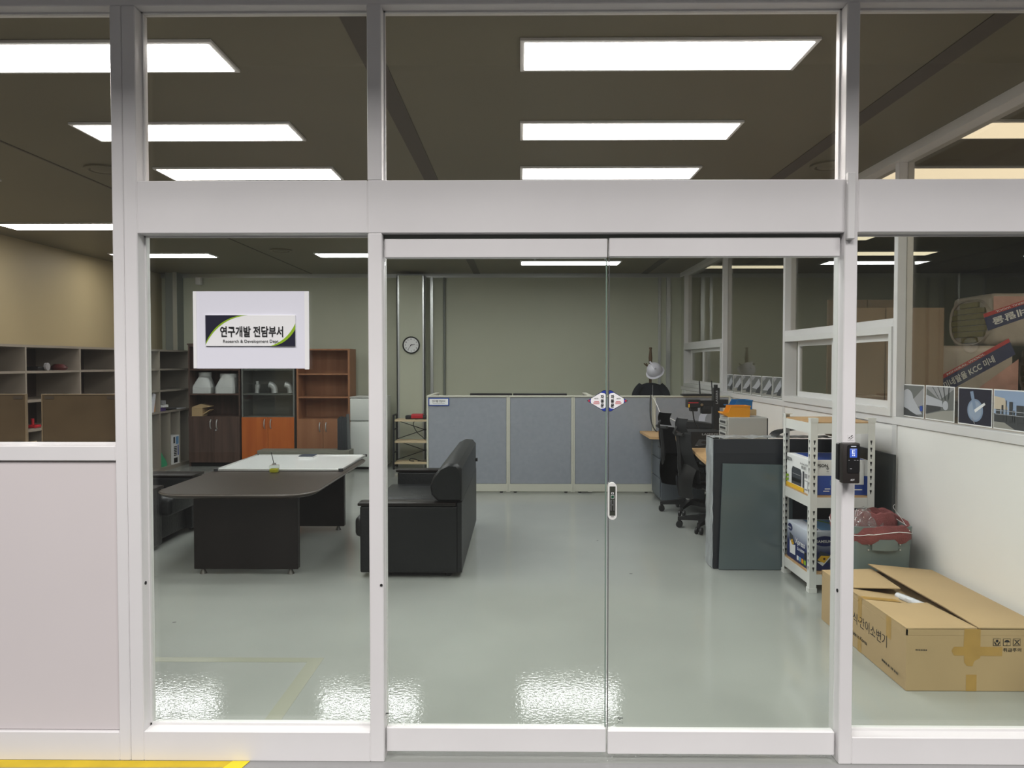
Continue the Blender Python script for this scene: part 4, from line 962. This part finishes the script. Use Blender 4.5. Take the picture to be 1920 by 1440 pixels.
art(t, 'side_print', (ex0, ey1, ez0), -Y_, Z_, [(DGP, [(.10, .03), (.10, .125), (.12, .15), (.27, .145), (.29, .12), (.29, .03)]), (BLACK, R(.11, .05, .28, .075)), (GREYP, R(.12, .10, .27, .104)), (DGP, R(.31, .03, .34, .14)), (GREYP, R(.35, .10, .40, .13)), (GREYP, R(.35, .02, .41, .085)), (PWHITE, R(.355, .03, .40, .08)), (YEL, R(0, 0, .34, .028)), (LIME, [(.0, .03), (.05, .045), (.05, .06), (.0, .05)]), (LIME, [(.0, .06), (.05, .07), (.05, .085), (.0, .08)])]+[(INK, R(.30+.022*k, .155, .308+.022*k, .175)) for k in range(4)], n=-X_)
text(t, 'EPSON', (ex0-.006, ey1-.065, ez1-.035), -Y_, Z_, h=.026, wd=.11, m=INK, bold=.02)
text(t, 'EcoTank L3250', (ex0-.006, ey0+.085, ez1-.04), -Y_, Z_, h=.012, wd=.14, m=INK)
art(t, 'top_print', (ex0, ey0, ez1), X_, Y_, [(BLUE2, R(.05, .02, W_-.01, D_-.02))], n=Z_)
# SAMSUNG carton
sx0, sx1, sy0, sy1, sz0, sz1 = kx0+.02, kx1-.03, 5.085, 5.50, .129, .385
t = thing('printer_box', 'deep blue laser printer carton on the bottom shelf of the white rack', 'carton', ((sx0+sx1)/2, (sy0+sy1)/2, sz0))
def grad(name, c0, c1):
    m = bpy.data.materials.new(name); m.use_nodes = True; N = m.node_tree.nodes; L = m.node_tree.links
    tc = N.new('ShaderNodeTexCoord'); sp = N.new('ShaderNodeSeparateXYZ'); L.new(tc.outputs['Generated'], sp.inputs[0])
    r = N.new('ShaderNodeValToRGB'); e = r.color_ramp.elements; e[0].color = (*lin(c0), 1); e[0].position = .45; e[1].color = (*lin(c1), 1); e[1].position = .97
    L.new(sp.outputs[2], r.inputs[0]); b = N['Principled BSDF']; L.new(r.outputs[0], b.inputs['Base Color']); b.inputs['Roughness'].default_value = .4
    return m
part(t, 'box', B().box(sx0, sx1, sy0, sy1, sz0, sz1, .002, 1), grad('blue_to_white_print', (24, 40, 96), (214, 220, 232)))
W_, D_, H_ = sx1-sx0, sy1-sy0, sz1-sz0
flower = lambda cx, cy, r: [(YEL, [(cx+r*(1 if k % 2 else .6)*math.cos(k*math.pi/9), cy+r*(1 if k % 2 else .6)*math.sin(k*math.pi/9)) for k in range(18)]), (mat('flower_heart', (74, 36, 16), .7), EL(cx, cy, r*.35, r*.35, 12))]
art(t, 'front_print', (sx0, sy0, sz0), X_, Z_, [(DBLUE, EL(.105, H_*.76, .075, .034)), (DGP, [(.05, .06), (.075, .13), (.15, .10), (.14, .05)]), (PWHITE, [(.05, .06), (.09, .03), (.155, .10), (.15, .115), (.10, .055)]), (YEL, [(.055, .07), (.08, .10), (.14, .098), (.10, .05)])]+flower(.10, .078, .022), n=-Y_)
text(t, 'SAMSUNG', (sx0+.105, sy0-.006, sz0+H_*.76), X_, Z_, h=.018, wd=.12, m=PWHITE, bold=.02)
art(t, 'side_print', (sx0, sy1, sz0), -Y_, Z_, [(DBLUE, EL(.06, H_*.84, .045, .026)), (DGP, [(.05, .10), (.05, .18), (.12, .165), (.15, .11)]), (PWHITE, [(.06, .035), (.055, .135), (.10, .10), (.165, .11), (.165, .04)]), (YEL, [(.075, .12), (.10, .14), (.14, .115), (.11, .10)])]+flower(.105, .122, .02)+[(c, R(.20+.045*k, .02, .235+.045*k, .05)) for k, c in enumerate((PWHITE, SKYB, ORB, LIME))]+[(INK, R(.345, .06, .375, .105))], n=-X_)
text(t, 'SAMSUNG', (sx0-.008, sy1-.06, sz0+H_*.84), -Y_, Z_, h=.012, wd=.07, m=PWHITE, bold=.02)
text(t, 'Xpress', (sx0-.008, sy1-.27, sz0+H_*.56), -Y_, Z_, h=.05, wd=.18, m=PWHITE)
text(t, 'SL-C433W', (sx0-.008, sy1-.29, sz0+H_*.40), -Y_, Z_, h=.018, wd=.13, m=PWHITE, bold=.02)
art(t, 'top_print', (sx0, sy0, sz1), X_, Y_, [(SKYB, R(.1, .05, W_-.01, D_-.02)), (DBLUE, EL(.06, .10, .03, .055)), (LIME, [(.17, D_-.02), (.2, D_-.02), (W_-.005, .05), (W_-.005, .01)])], n=Z_)
# grey bin with red sack
gx0, gx1, gy0, gy1, gzt = 1.975, 2.325, 4.56, 4.95, .53
t = thing('grey_bin', 'grey-green bin holding a red sack, beside the white rack', 'bin', ((gx0+gx1)/2, (gy0+gy1)/2, 0))
def rrs(i, z, r=.03): return [(a, c, z) for a, c in rrect(gx0+i, gx1-i, gy0+i, gy1-i, r, 4)]
part(t, 'shell', B().loft([rrs(.025, 0), rrs(.0, gzt), rrs(.012, gzt), rrs(.034, .015)]), BING)
hh = B().loft([[(gx0+.10+.15*u, gy0-.002-.02*math.sin(math.pi*u), .395+.065*k) for k in (0, 1)]+[(gx0+.10+.15*u, gy0-.012-.02*math.sin(math.pi*u), .395+.065*k) for k in (1, 0)] for u in [i/8 for i in range(9)]])
part(t, 'hand_grip', hh, BING)
for k in range(3):
    for x in (gx0+.082, gx0+.268): part(t, 'rivet', B().cyl((x+(.004*k if x < 2.15 else 0), gy0-.004, .395+.032*k), (x+(.004*k if x < 2.15 else 0), gy0+.004, .395+.032*k), .005, n=10), SATIN)
t = thing('red_sack', 'red woven sack lining the grey bin, folded over its rim', 'sack', ((gx0+gx1)/2, (gy0+gy1)/2, .3))
cxs, cys = (gx0+gx1)/2, (gy0+gy1)/2; n = 40
def rim(k, z, sag): return [(cxs+(gx1-gx0)/2*k*math.copysign(abs(math.cos(a))**.55, math.cos(a)), cys+(gy1-gy0)/2*k*math.copysign(abs(math.sin(a))**.55, math.sin(a)), z+sag*(.5*math.sin(a+.6)+.25*math.sin(3*a))+.012*noise.noise(Vector((math.cos(a)*3, math.sin(a)*3, k*9)))) for a in [2*math.pi*i/n for i in range(n)]]
part(t, 'cuff', B().loft([rim(1.06, gzt-.09, .03), rim(1.13, gzt-.065, .03), rim(1.14, gzt-.015, .045), rim(1.07, gzt+.015, .045), rim(.98, gzt+.012, .04), rim(.92, gzt-.06, .02), rim(.7, gzt-.10, .02)], cap=False), SACK)
part(t, 'piping', B().tube(rim(1.148, gzt-.024, .045)+[rim(1.148, gzt-.024, .045)[0]], .0022, 5), PWHITE, label='white stitched edge')
part(t, 'fold', B().loft([[(cxs+.04+.12*math.cos(a)*k, cys+.02+.10*math.sin(a)*k, z+.02*noise.noise(Vector((math.cos(a)*2.5, math.sin(a)*2.5, z*8)))) for a in [2*math.pi*i/24 for i in range(24)]] for k, z in ((1.1, gzt-.06), (1.1, gzt), (.85, gzt+.05), (.7, gzt+.055), (.62, gzt+.01), (.6, gzt-.04))]), SACK)
part(t, 'tie_string', B().tube([(gx1-.06, cys-.1, gzt+.03), (gx1-.02, cys-.14, gzt), (gx1-.03, cys-.2, gzt-.02), (gx1-.01, cys-.05, gzt+.03), (gx1-.03, cys, gzt+.08), (gx1-.02, cys, gzt+.1)], .0012, 5, 5), PWHITE)
solo('clear_plastic', B().grid(lambda u, v: Vector((gx0+.03+.20*u, cys-.12+.22*v, gzt-.03+.10*math.sin(math.pi*u)*math.sin(math.pi*v)+.05*noise.noise(Vector((u*7, v*7, 2))))), 16, 16), FILM, 'crumpled clear plastic film bulging out of the red sack', 'plastic film')

# ================================================================== BIG CARTON
bx0, bx1, by0, by1, bz = 1.762, 2.40, 3.51, 4.50, .288
t = thing('cardboard_box', 'large flat cardboard carton on the floor inside the side pane', 'carton', ((bx0+bx1)/2, (by0+by1)/2, 0))
part(t, 'body', B().box(bx0, bx1, by0, by1, 0, bz-.03, .003, 1).box(bx0, bx0+.006, by0, by1, bz-.03, bz-.003).box(bx1-.006, bx1, by0, by1, bz-.03, bz-.003).box(bx0, bx1, by0, by0+.006, bz-.03, bz-.003).box(bx0, bx1, by1-.006, by1, bz-.03, bz-.003), CARD)
xm = bx0+.30
fl = lambda pts, th=.005: B().loft([[Vector(p) for p in pts], [Vector(p)+Z_*th for p in pts]])
part(t, 'flap', fl([(bx0, by0, bz-.002), (xm+.02, by0, bz), (xm-.02, by0+.36, bz+.004), (bx0+.18, by0+.39, bz-.01), (bx0, by0+.40, bz-.002)]), CARD)
part(t, 'flap', fl([(bx0, by0+.405, bz-.004), (bx0+.19, by0+.40, bz-.022), (bx0+.24, by0+.60, bz-.03), (bx0, by0+.64, bz-.004)]), CARD)
part(t, 'flap', fl([(bx0, by0+.645, bz-.002), (bx0+.255, by0+.58, bz+.012), (xm-.01, by1, bz+.006), (bx0, by1, bz-.002)]), CARD)
part(t, 'flap', fl([(xm+.025, by0, bz+.002), (bx1, by0, bz), (bx1, by1, bz), (xm-.03, by1, bz+.034), (xm-.02, by0+.5, bz+.03), (xm+.005, by0+.25, bz+.018)]), CARD)
part(t, 'flap_edge', B().tube([(xm+.024, by0, bz+.004), (xm+.004, by0+.25, bz+.0205), (xm-.021, by0+.5, bz+.0325), (xm-.031, by1, bz+.0365)], .003, 6), CARDD)
tp = lambda nm, org, u, v, pts, n: art(t, nm, org, u, v, [(TAPE, pts)], n=n, step=.0008)
tp('tape', (bx0, by0, 0), X_, Z_, [(.258, .19), (.262, bz), (.335, bz), (.335, .19)], -Y_)
tp('tape', (bx0, by0, 0), X_, Z_, [(.262, .19), (.262, .135), (.275, .118), (.30, .116), (.308, .14), (.335, .155), (.335, .19)], -Y_)
art(t, 'tape', (bx0, by0, 0), X_, Z_, [(TAPE, [(.204, .188), (.215, .206), (.434, .206), (.434, .164), (.216, .166)])], n=-Y_, step=.0012)
tp('tape', (bx0, by0, 0), X_, Z_, R(.272, .002, .32, .078), -Y_)
tp('tape', (bx0, by0+.145, 0), Y_, Z_, R(0, .185, .05, bz), -X_)
tp('tape', (bx0, by0+.46, 0), Y_, Z_, R(0, .15, .045, bz), -X_)
tp('tape', (bx0, by0+.46, 0), Y_, Z_, R(0, .0, .045, .075), -X_)
for y, a in ((.30, .0), (.68, .005)):
    art(t, 'tape', (xm+.01-y*.09, by0+y, bz+.0075), X_+Z_*-.055, Y_, [(TAPE, R(.05-.08*a, 0, bx1-xm-.05+y*.07, .045))], n=Z_, step=.006)
art(t, 'tape', (bx0+.002, by0+.44, bz+.001), X_-Z_*.09, Y_, [(TAPE, R(0, 0, .19, .05))], n=Z_, step=.001)
text(t, '접이식·간이소변기', (bx0-.0015, by0+.435, .16), -Y_, Z_, h=.058, wd=.50, m=INK, bold=-.004)
text(t, 'Made in Korea', (bx0-.0015, by0+.49, .075), -Y_, Z_, h=.021, wd=.19, m=INK, bold=.01)
art(t, 'small_print', (bx0, by0+.235, .05), -Y_, Z_, [(INK, R(.0076*k, 0, .0076*k+(.004 if k % 3 else .0062), .011)) for k in range(24) if k not in (8, 12, 17)], n=-X_)
art(t, 'web_line', (bx0+.042, by0, .188), X_, Z_, [(INK, R(.0075*k, 0, .0075*k+.005, .006)) for k in range(7)], n=-Y_)
for k in range(3):
    o = Vector((bx0+.392+.045*k, by0-.002, .212)); sq = [(INK, R(0, 0, .033, .033)), (CARD, R(.0018, .0018, .0312, .0312))]
    if k == 0: sq += [(INK, EL(.0165, .022, .0065, .0065, 12)), (INK, [(.004, .022), (.009, .016), (.0155, .006), (.0155, .003), (.010, .004), (.004, .013)]), (INK, [(.029, .022), (.024, .016), (.0175, .006), (.0175, .003), (.023, .004), (.029, .013)])]
    if k == 1: sq += [(INK, [(.0165+.0125*math.cos(math.pi*i/12), .016+.0115*math.sin(math.pi*i/12)) for i in range(13)]), (INK, R(.0157, .005, .0173, .017)), (INK, R(.012, .004, .0173, .0056))]
    if k == 2: sq += [(INK, [(.004, .004), (.007, .004), (.029, .027), (.029, .029), (.026, .029), (.004, .007)]), (INK, [(.029, .004), (.026, .004), (.004, .027), (.004, .029), (.007, .029), (.029, .007)]), (INK, R(.010, .006, .023, .0075)), (INK, R(.010, .025, .023, .0265))]
    art(t, 'handling_mark', o, X_, Z_, sq, n=-Y_)
text(t, '취급주의', (bx0+.478, by0-.002, .193), X_, Z_, h=.017, wd=.082, m=INK, bold=.01)
t = thing('plastic_tube', 'shiny wrapped tube showing through the gap of the large carton', 'tube', (bx0+.24, by0+.42, bz-.03))
part(t, 'tube', B().tube([(bx0+.235, by0+.57, bz-.020), (bx0+.265, by0+.45, bz-.018), (bx0+.295, by0+.34, bz-.020)], .018, 12), mat('shiny_white_film', (206, 208, 214), .2, bump=.6, bscale=60))

# ================================================================== THINGS ON THE GLASS FRONT
p0, p1 = atY(365, 547, YG), atY(582, 691, YG)
SX0, SX1, SZ0, SZ1 = p0.x, p1.x, p1.z, p0.z
t = thing('paper_sign', 'white backing sheet with a department name plate on the glass', 'sign', ((SX0+SX1)/2, YG-.01, SZ0))
part(t, 'backing_sheet', B().box(SX0, SX1, YG-.016, YG-.0125, SZ0, SZ1), PAPER)
part(t, 'side_strip', B().box(SX0, SX0+.013, YG-.0175, YG-.0162, SZ0+.001, SZ1-.001), PWHITE)
part(t, 'side_strip', B().box(SX1-.016, SX1, YG-.0175, YG-.0162, SZ0-.003, SZ1-.001), PWHITE)
yn = YG-.022
n0, n1 = atY(385, 591, yn), atY(554, 649, yn); NW, NH = n1.x-n0.x, n0.z-n1.z
np_ = part(t, 'name_plate', B().box(n0.x, n1.x, yn, YG-.0165, n1.z, n0.z, .0008, 1), PWHITE)
def arc(x0, y0, x1, y1, bend, n=16):
    out = []
    for i in range(n+1):
        s_ = i/n; mx, my = (x0+x1)/2, (y0+y1)/2; dx, dy = x1-x0, y1-y0
        cx, cy = mx-dy*bend, my+dx*bend
        out.append(((1-s_)**2*x0+2*s_*(1-s_)*cx+s_*s_*x1, (1-s_)**2*y0+2*s_*(1-s_)*cy+s_*s_*y1))
    return out
g1 = arc(0, NH*.04, NW*.475, NH, .28); g2 = arc(0, NH*.10, NW*.40, NH, .27)
h1 = arc(NW*.72, 0, NW, NH*.74, -.22); h2 = arc(NW*.76, 0, NW, NH*.55, -.22)
art(np_, 'curved_corner', (n0.x, yn, n1.z), X_, Z_, [(LIME, g1+[(0, NH)]), (NAVY, g2+[(0, NH)])], n=-Y_, step=.0003)
art(np_, 'curved_corner', (n0.x, yn, n1.z), X_, Z_, [(LIME, h1+[(NW, 0)]), (NAVY, h2+[(NW, 0)])], n=-Y_, step=.0003)
text(np_, '연구개발 전담부서', (n0.x+NW*.515, yn-.002, n1.z+NH*.47), X_, Z_, h=NH*.35, wd=NW*.70, m=INK, bold=.022)
text(np_, 'Research & Development Dept', (n0.x+NW*.505, yn-.002, n1.z+NH*.145), X_, Z_, h=NH*.125, wd=NW*.615, m=INK, bold=.004)
# automatic door stickers
ys = 2.8955
for dd, s_, xe, lab in ((d1, -1, atY(1136, 750, ys).x, 'blue and white triangular door sticker on the leaf nearer the sign'), (d2, 1, atY(1141.5, 750, ys).x, 'blue and white triangular door sticker on the leaf with the lock')):
    zc = atY(1138, 751.5, ys).z; hh, L = .040, .071
    t = thing('door_sticker', lab, 'sticker', (xe, ys, zc), 0, 'automatic door stickers')
    part(t, 'decal', B().prism([(xe, zc-hh), (xe+s_*.008, zc-hh), (xe+s_*L, zc), (xe+s_*.008, zc+hh), (xe, zc+hh)], 'y', ys-.0012, ys-.0002), INK)
    k = .93
    it = [(BLUE, [(s_*.001, -hh*.95), (s_*.009, -hh*.94), (s_*L*.95, -.001), (s_*L*.95, .001), (s_*.009, hh*.94), (s_*.001, hh*.95)]),
          (PWHITE, [(s_*.001, -hh*.60), (s_*.006, -hh*.70), (s_*.019, -hh*.75), (s_*L*.78, -hh*.22), (s_*L*.80, 0), (s_*L*.78, hh*.22), (s_*.019, hh*.75), (s_*.006, hh*.70), (s_*.001, hh*.60)]),
          (REDP, EL(s_*L*.885, 0, .0038, .0038, 14)), (REDP, R(s_*.026-.0, -.003, s_*.044, -.001)), (REDP, R(s_*.024, -.0078, s_*.047, -.0058)), (REDP, R(s_*.024, -.0122, s_*.047, -.0102))]
    art(t, 'print', (xe, ys-.0013, zc), X_, Z_, it, n=-Y_, step=.0002)
    for j, c in enumerate('자동문'): text(t, c, (xe+s_*.0135, ys-.0032, zc+.0155-.0165*j), X_, Z_, h=.0135, wd=.0125, m=INK, bold=.03)
    text(t, 'AUTO', (xe+s_*.036, ys-.0032, zc+.009), X_, Z_, h=.0045, wd=.015, m=DGP, bold=.02)
# lock handle on the leaf
hx = atY(1148, 940, 2.88).x; hz0, hz1 = atY(1148, 974, 2.88).z, atY(1148, 905, 2.88).z; hw = .0165
t = thing('door_lock', 'oval silver lock plate with two key bars on the door edge', 'lock', (hx, 2.88, hz0))
st_ = [(hx+hw*math.cos(a), hz0+hw+hw*math.sin(a)) for a in [math.pi+math.pi*i/12 for i in range(13)]]+[(hx+hw*math.cos(a), hz1-hw+hw*math.sin(a)) for a in [math.pi*i/12 for i in range(13)]]
part(t, 'plate', B().prism(st_, 'y', 2.874, 2.8955), STEELW)
part(t, 'face', B().box(hx-hw*.66, hx+hw*.66, 2.8725, 2.8742, hz0+.016, hz1-.013, .0005, 1), mat('lock_face', (56, 60, 52), .4))
for s_ in (-1, 1): part(t, 'key_bar', B().box(hx+s_*.005-.003, hx+s_*.005+.003, 2.868, 2.8724, hz0+.034, hz0+.074, .002, 2), CHROME)
art(t, 'display', (hx, 2.8724, hz1-.052), X_, Z_, [(PWHITE, R(-.006, -.006, .006, .0065)), (mat('green_display', (18, 72, 46), .4), R(-.005, -.005, .005, .0055)), (PWHITE, R(-.0045, .010, .0045, .0165)), (INK, R(-.003, .0115, .003, .015)), (GREYP, R(-.005, -.081+.05, .005, -.0285)), (GREYP, R(-.0055, -.074, .0055, -.0715))], n=-Y_, step=.0002)
# card reader
rx0, rx1 = atY(1580.5, 868, 2.80).x, atY(1613, 868, 2.80).x; rz0, rz1 = atY(1597, 907, 2.80).z, atY(1597, 831, 2.80).z
t = thing('card_reader', 'black card reader with a small blue screen on the white post', 'card reader', ((rx0+rx1)/2, 2.83, rz0))
part(t, 'back_plate', B().box(rx0-.003, rx1-.004, 2.835, 2.8599, rz0+.008, rz1-.004, .003, 1), BLACK)
part(t, 'housing', B().box(rx0, rx1, 2.80, 2.835, rz0, rz1, .005), mat('bronze_black_plastic', (48, 44, 42), .4))
W_, H_ = rx1-rx0, rz1-rz0
part(t, 'face', B().prism([(a, c) for a, c in rrect(rx0+W_*.24, rx1-W_*.04, rz0+H_*.27, rz1-H_*.045, .006, 4)], 'y', 2.7975, 2.8), BLACK)
xs0, zs0 = rx0+W_*.37, rz0+H_*.65; ww, hh = W_*.42, H_*.22
part(t, 'screen', B().box(xs0, xs0+ww, 2.7965, 2.7974, zs0, zs0+hh), SCREEN, label='lit blue screen')
art(t, 'screen_icon', (xs0, 2.7965, zs0), X_, Z_, [(SCREENW, R(ww*.30, hh*.42, ww*.70, hh*.84)), (SCREEN, R(ww*.48, hh*.46, ww*.65, hh*.80)), (SCREENW, R(ww*.32, hh*.18, ww*.46, hh*.34)), (SCREENW, R(ww*.54, hh*.18, ww*.70, hh*.34))]+[(SCREENW, R(ww*(.1+.16*k), hh*.92, ww*(.2+.16*k), hh*.98)) for k in range(5)], n=-Y_, step=.0002)
art(t, 'marks', (rx0, 2.7974, rz0), X_, Z_, [(SCREENW, R(W_*.44, H_*.915, W_*.74, H_*.93)), (GREYP, R(W_*.30, H_*.575, W_*.36, H_*.59)), (GREYP, R(W_*.62, H_*.575, W_*.72, H_*.59)), (GREYP, R(W_*.77, H_*.575, W_*.87, H_*.59)), (GREYP, R(W_*.38, H_*.365, W_*.50, H_*.38))], n=-Y_, step=.0002)
text(t, 'ADT', ((rx0+rx1)/2+W_*.06, 2.799, rz0+H_*.095), X_, Z_, h=H_*.04, wd=W_*.24, m=PWHITE, bold=.02)
solo('wire_cover', B().box(atY(1591, 400, 2.83).x, atY(1605.5, 400, 2.83).x, 2.835, 2.8598, atY(1598, 448, 2.835).z, atY(1598, 322, 2.835).z, .003, 1), WHITE2, 'short white cable cover running up the post beside the beam', 'cable cover')
p = atY(1595.5, 820, YF-.001)
o = solo('small_sticker', B().box(p.x-.011, p.x+.011, YF-.0012, YF-.0002, p.z-.011, p.z+.011), WHITE, 'tiny marked sticker above the card reader', 'sticker')
art(o, 'mark', (p.x, YF-.0012, p.z), X_+Z_*.8, Z_-X_*.8, [(INK, R(-.009, .001, -.002, .004)), (INK, R(.001, .001, .009, .004)), (INK, R(-.007, -.004, .007, -.0025))], n=-Y_)
for px, py, lab in ((273.5, 1093, 'black sensor plug low on the post beside the sign pane'), (715.5, 1097, 'black sensor plug low on the middle post'), (1569.5, 1107, 'black sensor plug low on the post under the card reader')):
    if px < 300: c = atX(px, py, PL1+.002); q = B().cyl((PL1, c.y, c.z), (PL1+.003, c.y, c.z), .0065)
    elif px < 800: c = atY(px, py, YF); q = B().cyl((c.x-.001, YF-.003, c.z), (c.x-.001, YF-.0002, c.z), .005)
    else: c = atX(px, py, PR0-.002); q = B().cyl((PR0-.003, c.y, c.z), (PR0, c.y, c.z), .0065)
    solo('sensor_plug', q, BLACKM, lab, 'sensor')
# two A4 frames seen from behind in the high side window
for k, (pa, pb, lab) in enumerate(((-98, 50, 'brown-backed frame in the side window, farther from the post'), (78.5, 226, 'brown-backed frame in the side window, beside the post'))):
    yk = YG+.012; a, c = atY(pa, 790, yk), atY(pb, 790, yk); z1, z0 = atY(60, 738.5, yk).z, atY(60, 835.5, yk).z
    t = thing('picture_frame', lab, 'frame', ((a.x+c.x)/2, yk, z0), 0, 'frames in the side window')
    part(t, 'backing', B().box(a.x+.004, c.x-.004, yk, yk+.006, z0+.004, z1-.004), MDF)
    part(t, 'border', B().box(a.x, c.x, yk-.002, yk+.009, z0, z0+.0045).box(a.x, c.x, yk-.002, yk+.009, z1-.0045, z1).box(a.x, a.x+.0045, yk-.002, yk+.009, z0+.0045, z1-.0045).box(c.x-.0045, c.x, yk-.002, yk+.009, z0+.0045, z1-.0045), mat('frame_edge', (120, 108, 88), .3))
    for x in (a.x+.012, c.x-.05):
        for z in (z0+.008, z1-.020): part(t, 'corner_pad', B().box(x, x+.036, yk-.0012, yk-.0002, z, z+.011), mat('corner_pad', (66, 58, 48), .6))
# photographs along the glass side wall
XP = XG-.0012
def photo(y0, y1, z0, z1, kind, lab):
    W, H = y1-y0, z1-z0
    t = thing('photo_print', lab, 'photo', (XP, (y0+y1)/2, z0), 0, 'photo prints along the glass side wall')
    part(t, 'sheet', B().box(XP-.001, XP+.001, y0, y1, z0, z1), PWHITE)
    m_ = .006; o = (XP-.001, y1, z0); S_ = lambda pts: [(min(max(a, 0), 1)*(W-2*m_)+m_, min(max(c, 0), 1)*(H-2*m_)+m_) for a, c in pts]
    steel = mat('photo_steel', (176, 178, 184), .6); roof = mat('photo_roof', (104, 106, 104), .6); dk = mat('photo_dark', (58, 60, 62), .6); fl_ = mat('photo_floor', (150, 148, 140), .6)
    if kind == 0: it = [(roof, S_(R(0, 0, 1, 1))), (GREYP, S_([(.5, .5), (1, .95), (1, .4), (.7, .3)])), (steel, S_(EL(.30, .55, .26, .32))), (steel, S_([(.30, .87), (.55, .6), (.95, .1), (.6, .05), (.3, .25)])), (dk, S_([(.0, .0), (.1, .3), (.3, .22), (.6, .1), (.9, .0)])), (BLUE2, S_(R(.86, .2, .97, .36)))]
    elif kind == 1: it = [(roof, S_(R(0, 0, 1, 1))), (GREYP, S_([(0, .95), (.5, .6), (1, .95), (1, 1), (0, 1)])), (fl_, S_([(0, 0), (1, 0), (1, .33), (.6, .28), (0, .12)])), (dk, S_([(0, .14), (.55, .3), (.55, .5), (0, .5)])), (steel, S_([(0, .42), (0, .74), (.6, .58), (.62, .40)])), (steel, S_(EL(.72, .45, .1, .14)))]+[(dk, S_([(.5+.1*k, .62), (.52+.1*k, .62), (.25+.2*k, 1), (.23+.2*k, 1)])) for k in range(4)]
    elif kind == 2: it = [(NAVY, S_(R(0, 0, 1, 1))), (mat('photo_coil', (128, 146, 172), .6), S_(EL(.52, .40, .24, .32))), (mat('photo_coil_face', (150, 164, 184), .6), S_(EL(.52, .40, .20, .27))), (mat('photo_coil', (128, 146, 172), .6), S_([(.36, .92), (.46, .94), (.56, .45), (.48, .40)])), (PWHITE, S_([(.5, .42), (.80, .64), (.83, .58), (.53, .34)])), (GREYP, S_([(.42, .2), (.44, .2), (.53, .03), (.51, .02)]))]
    elif kind == 3: it = [(mat('photo_sky', (150, 170, 200), .6), S_(R(0, .3, 1, 1))), (mat('photo_dusk', (206, 192, 170), .6), S_([(0, .5), (.4, .5), (.3, .8), (0, .85)])), (dk, S_(R(0, 0, 1, .38))), (fl_, S_([(0, 0), (.6, 0), (.3, .16), (0, .16)]))]+[(dk, S_(R(x, .2, x+w_, h))) for x, w_, h in ((.06, .12, .5), (.22, .05, .62), (.34, .02, .75), (.44, .09, .72), (.55, .04, .5), (.64, .2, .64), (.88, .1, .8))]+[(steel, S_(R(.05, .36+.1*q, .95, .375+.1*q))) for q in range(2)]
    else:
        r_ = random.Random(kind*5); it = [(roof, S_(R(0, 0, 1, 1))), (fl_, S_([(0, 0), (1, 0), (1, .15+.2*r_.random()), (0, .3*r_.random())])), (steel, S_([(.05, .2+.2*r_.random()), (.3, .5), (.7+.2*r_.random(), .9), (.95, .6), (.6, .3)])), (dk, S_([(.4, .1), (.9, .1), (.95, .4+.2*r_.random()), (.6, .35)])), (GREYP, S_([(.1, .75), (.4, .95), (.2, 1), (0, 1)]))]
    art(t, 'picture', o, -Y_, Z_, it, n=-X_, step=.0003)
    return t
names = ['steel drum photo print nearest the mullion with the sliding window', 'photo print of a long steel drum in a hall, second from the mullion', 'photo print of a pale coil on black, third from the mullion', 'photo print of a plant under evening sky, nearest the front glass']
for k, (pa, pb) in enumerate(((1688.5, 1733), (1736, 1790), (1797, 1861), (1863.5, 1935))):
    ya, yb = atX(pa, 750, XP).y, atX(pb, 750, XP).y
    photo(yb, ya, 1.156, 1.362, k, names[k])
ords = ['first', 'second', 'third', 'fourth', 'fifth', 'sixth']
for k, (pa, pb) in enumerate(((1360.8, 1374.6), (1375.8, 1391), (1392, 1408), (1409.3, 1427.5), (1429.2, 1448.7), (1450, 1466.5))):
    ya, yb = atX(pa, 720, XP).y, min(9.29, atX(pb, 720, XP).y)
    photo(max(yb, 7.195), min(ya, 9.295), 1.156, 1.362, 10+k, 'small grey photo print on the far glass bay, %s from the far mullion' % ords[k])

# ================================================================== FLOOR MARKS
FT = mat('faded_yellow_paint', (152, 153, 138), .2)
b = B().prism([(-1.075, YFB), (-1.005, YFB), (-.995, 3.88), (-1.065, 3.88)], 'z', 0, .0012).box(-1.9, -1.064, 3.82, 3.88, 0, .0012)
solo('floor_marking', b, FT, 'faded yellow L-shaped line painted on the floor inside the sign pane', 'floor marking')
b = B().prism([(-2.6, 2.80), (-1.08, 2.815), (-1.08, YF-.001), (-2.6, YF-.001)], 'z', 0, .0015)
solo('floor_tape', b, YTAPE, 'dull yellow tape on the floor along the foot of the glass wall', 'floor tape')
b = B().prism([(-1.10, 2.80), (-1.03, 2.80), (-1.015, YF-.002), (-1.08, YF-.002)], 'z', .0016, .003)
solo('floor_tape', b, mat('bright_yellow_tape', (244, 216, 12), .4), 'short bright yellow tape end at the end of the dull tape', 'floor tape')
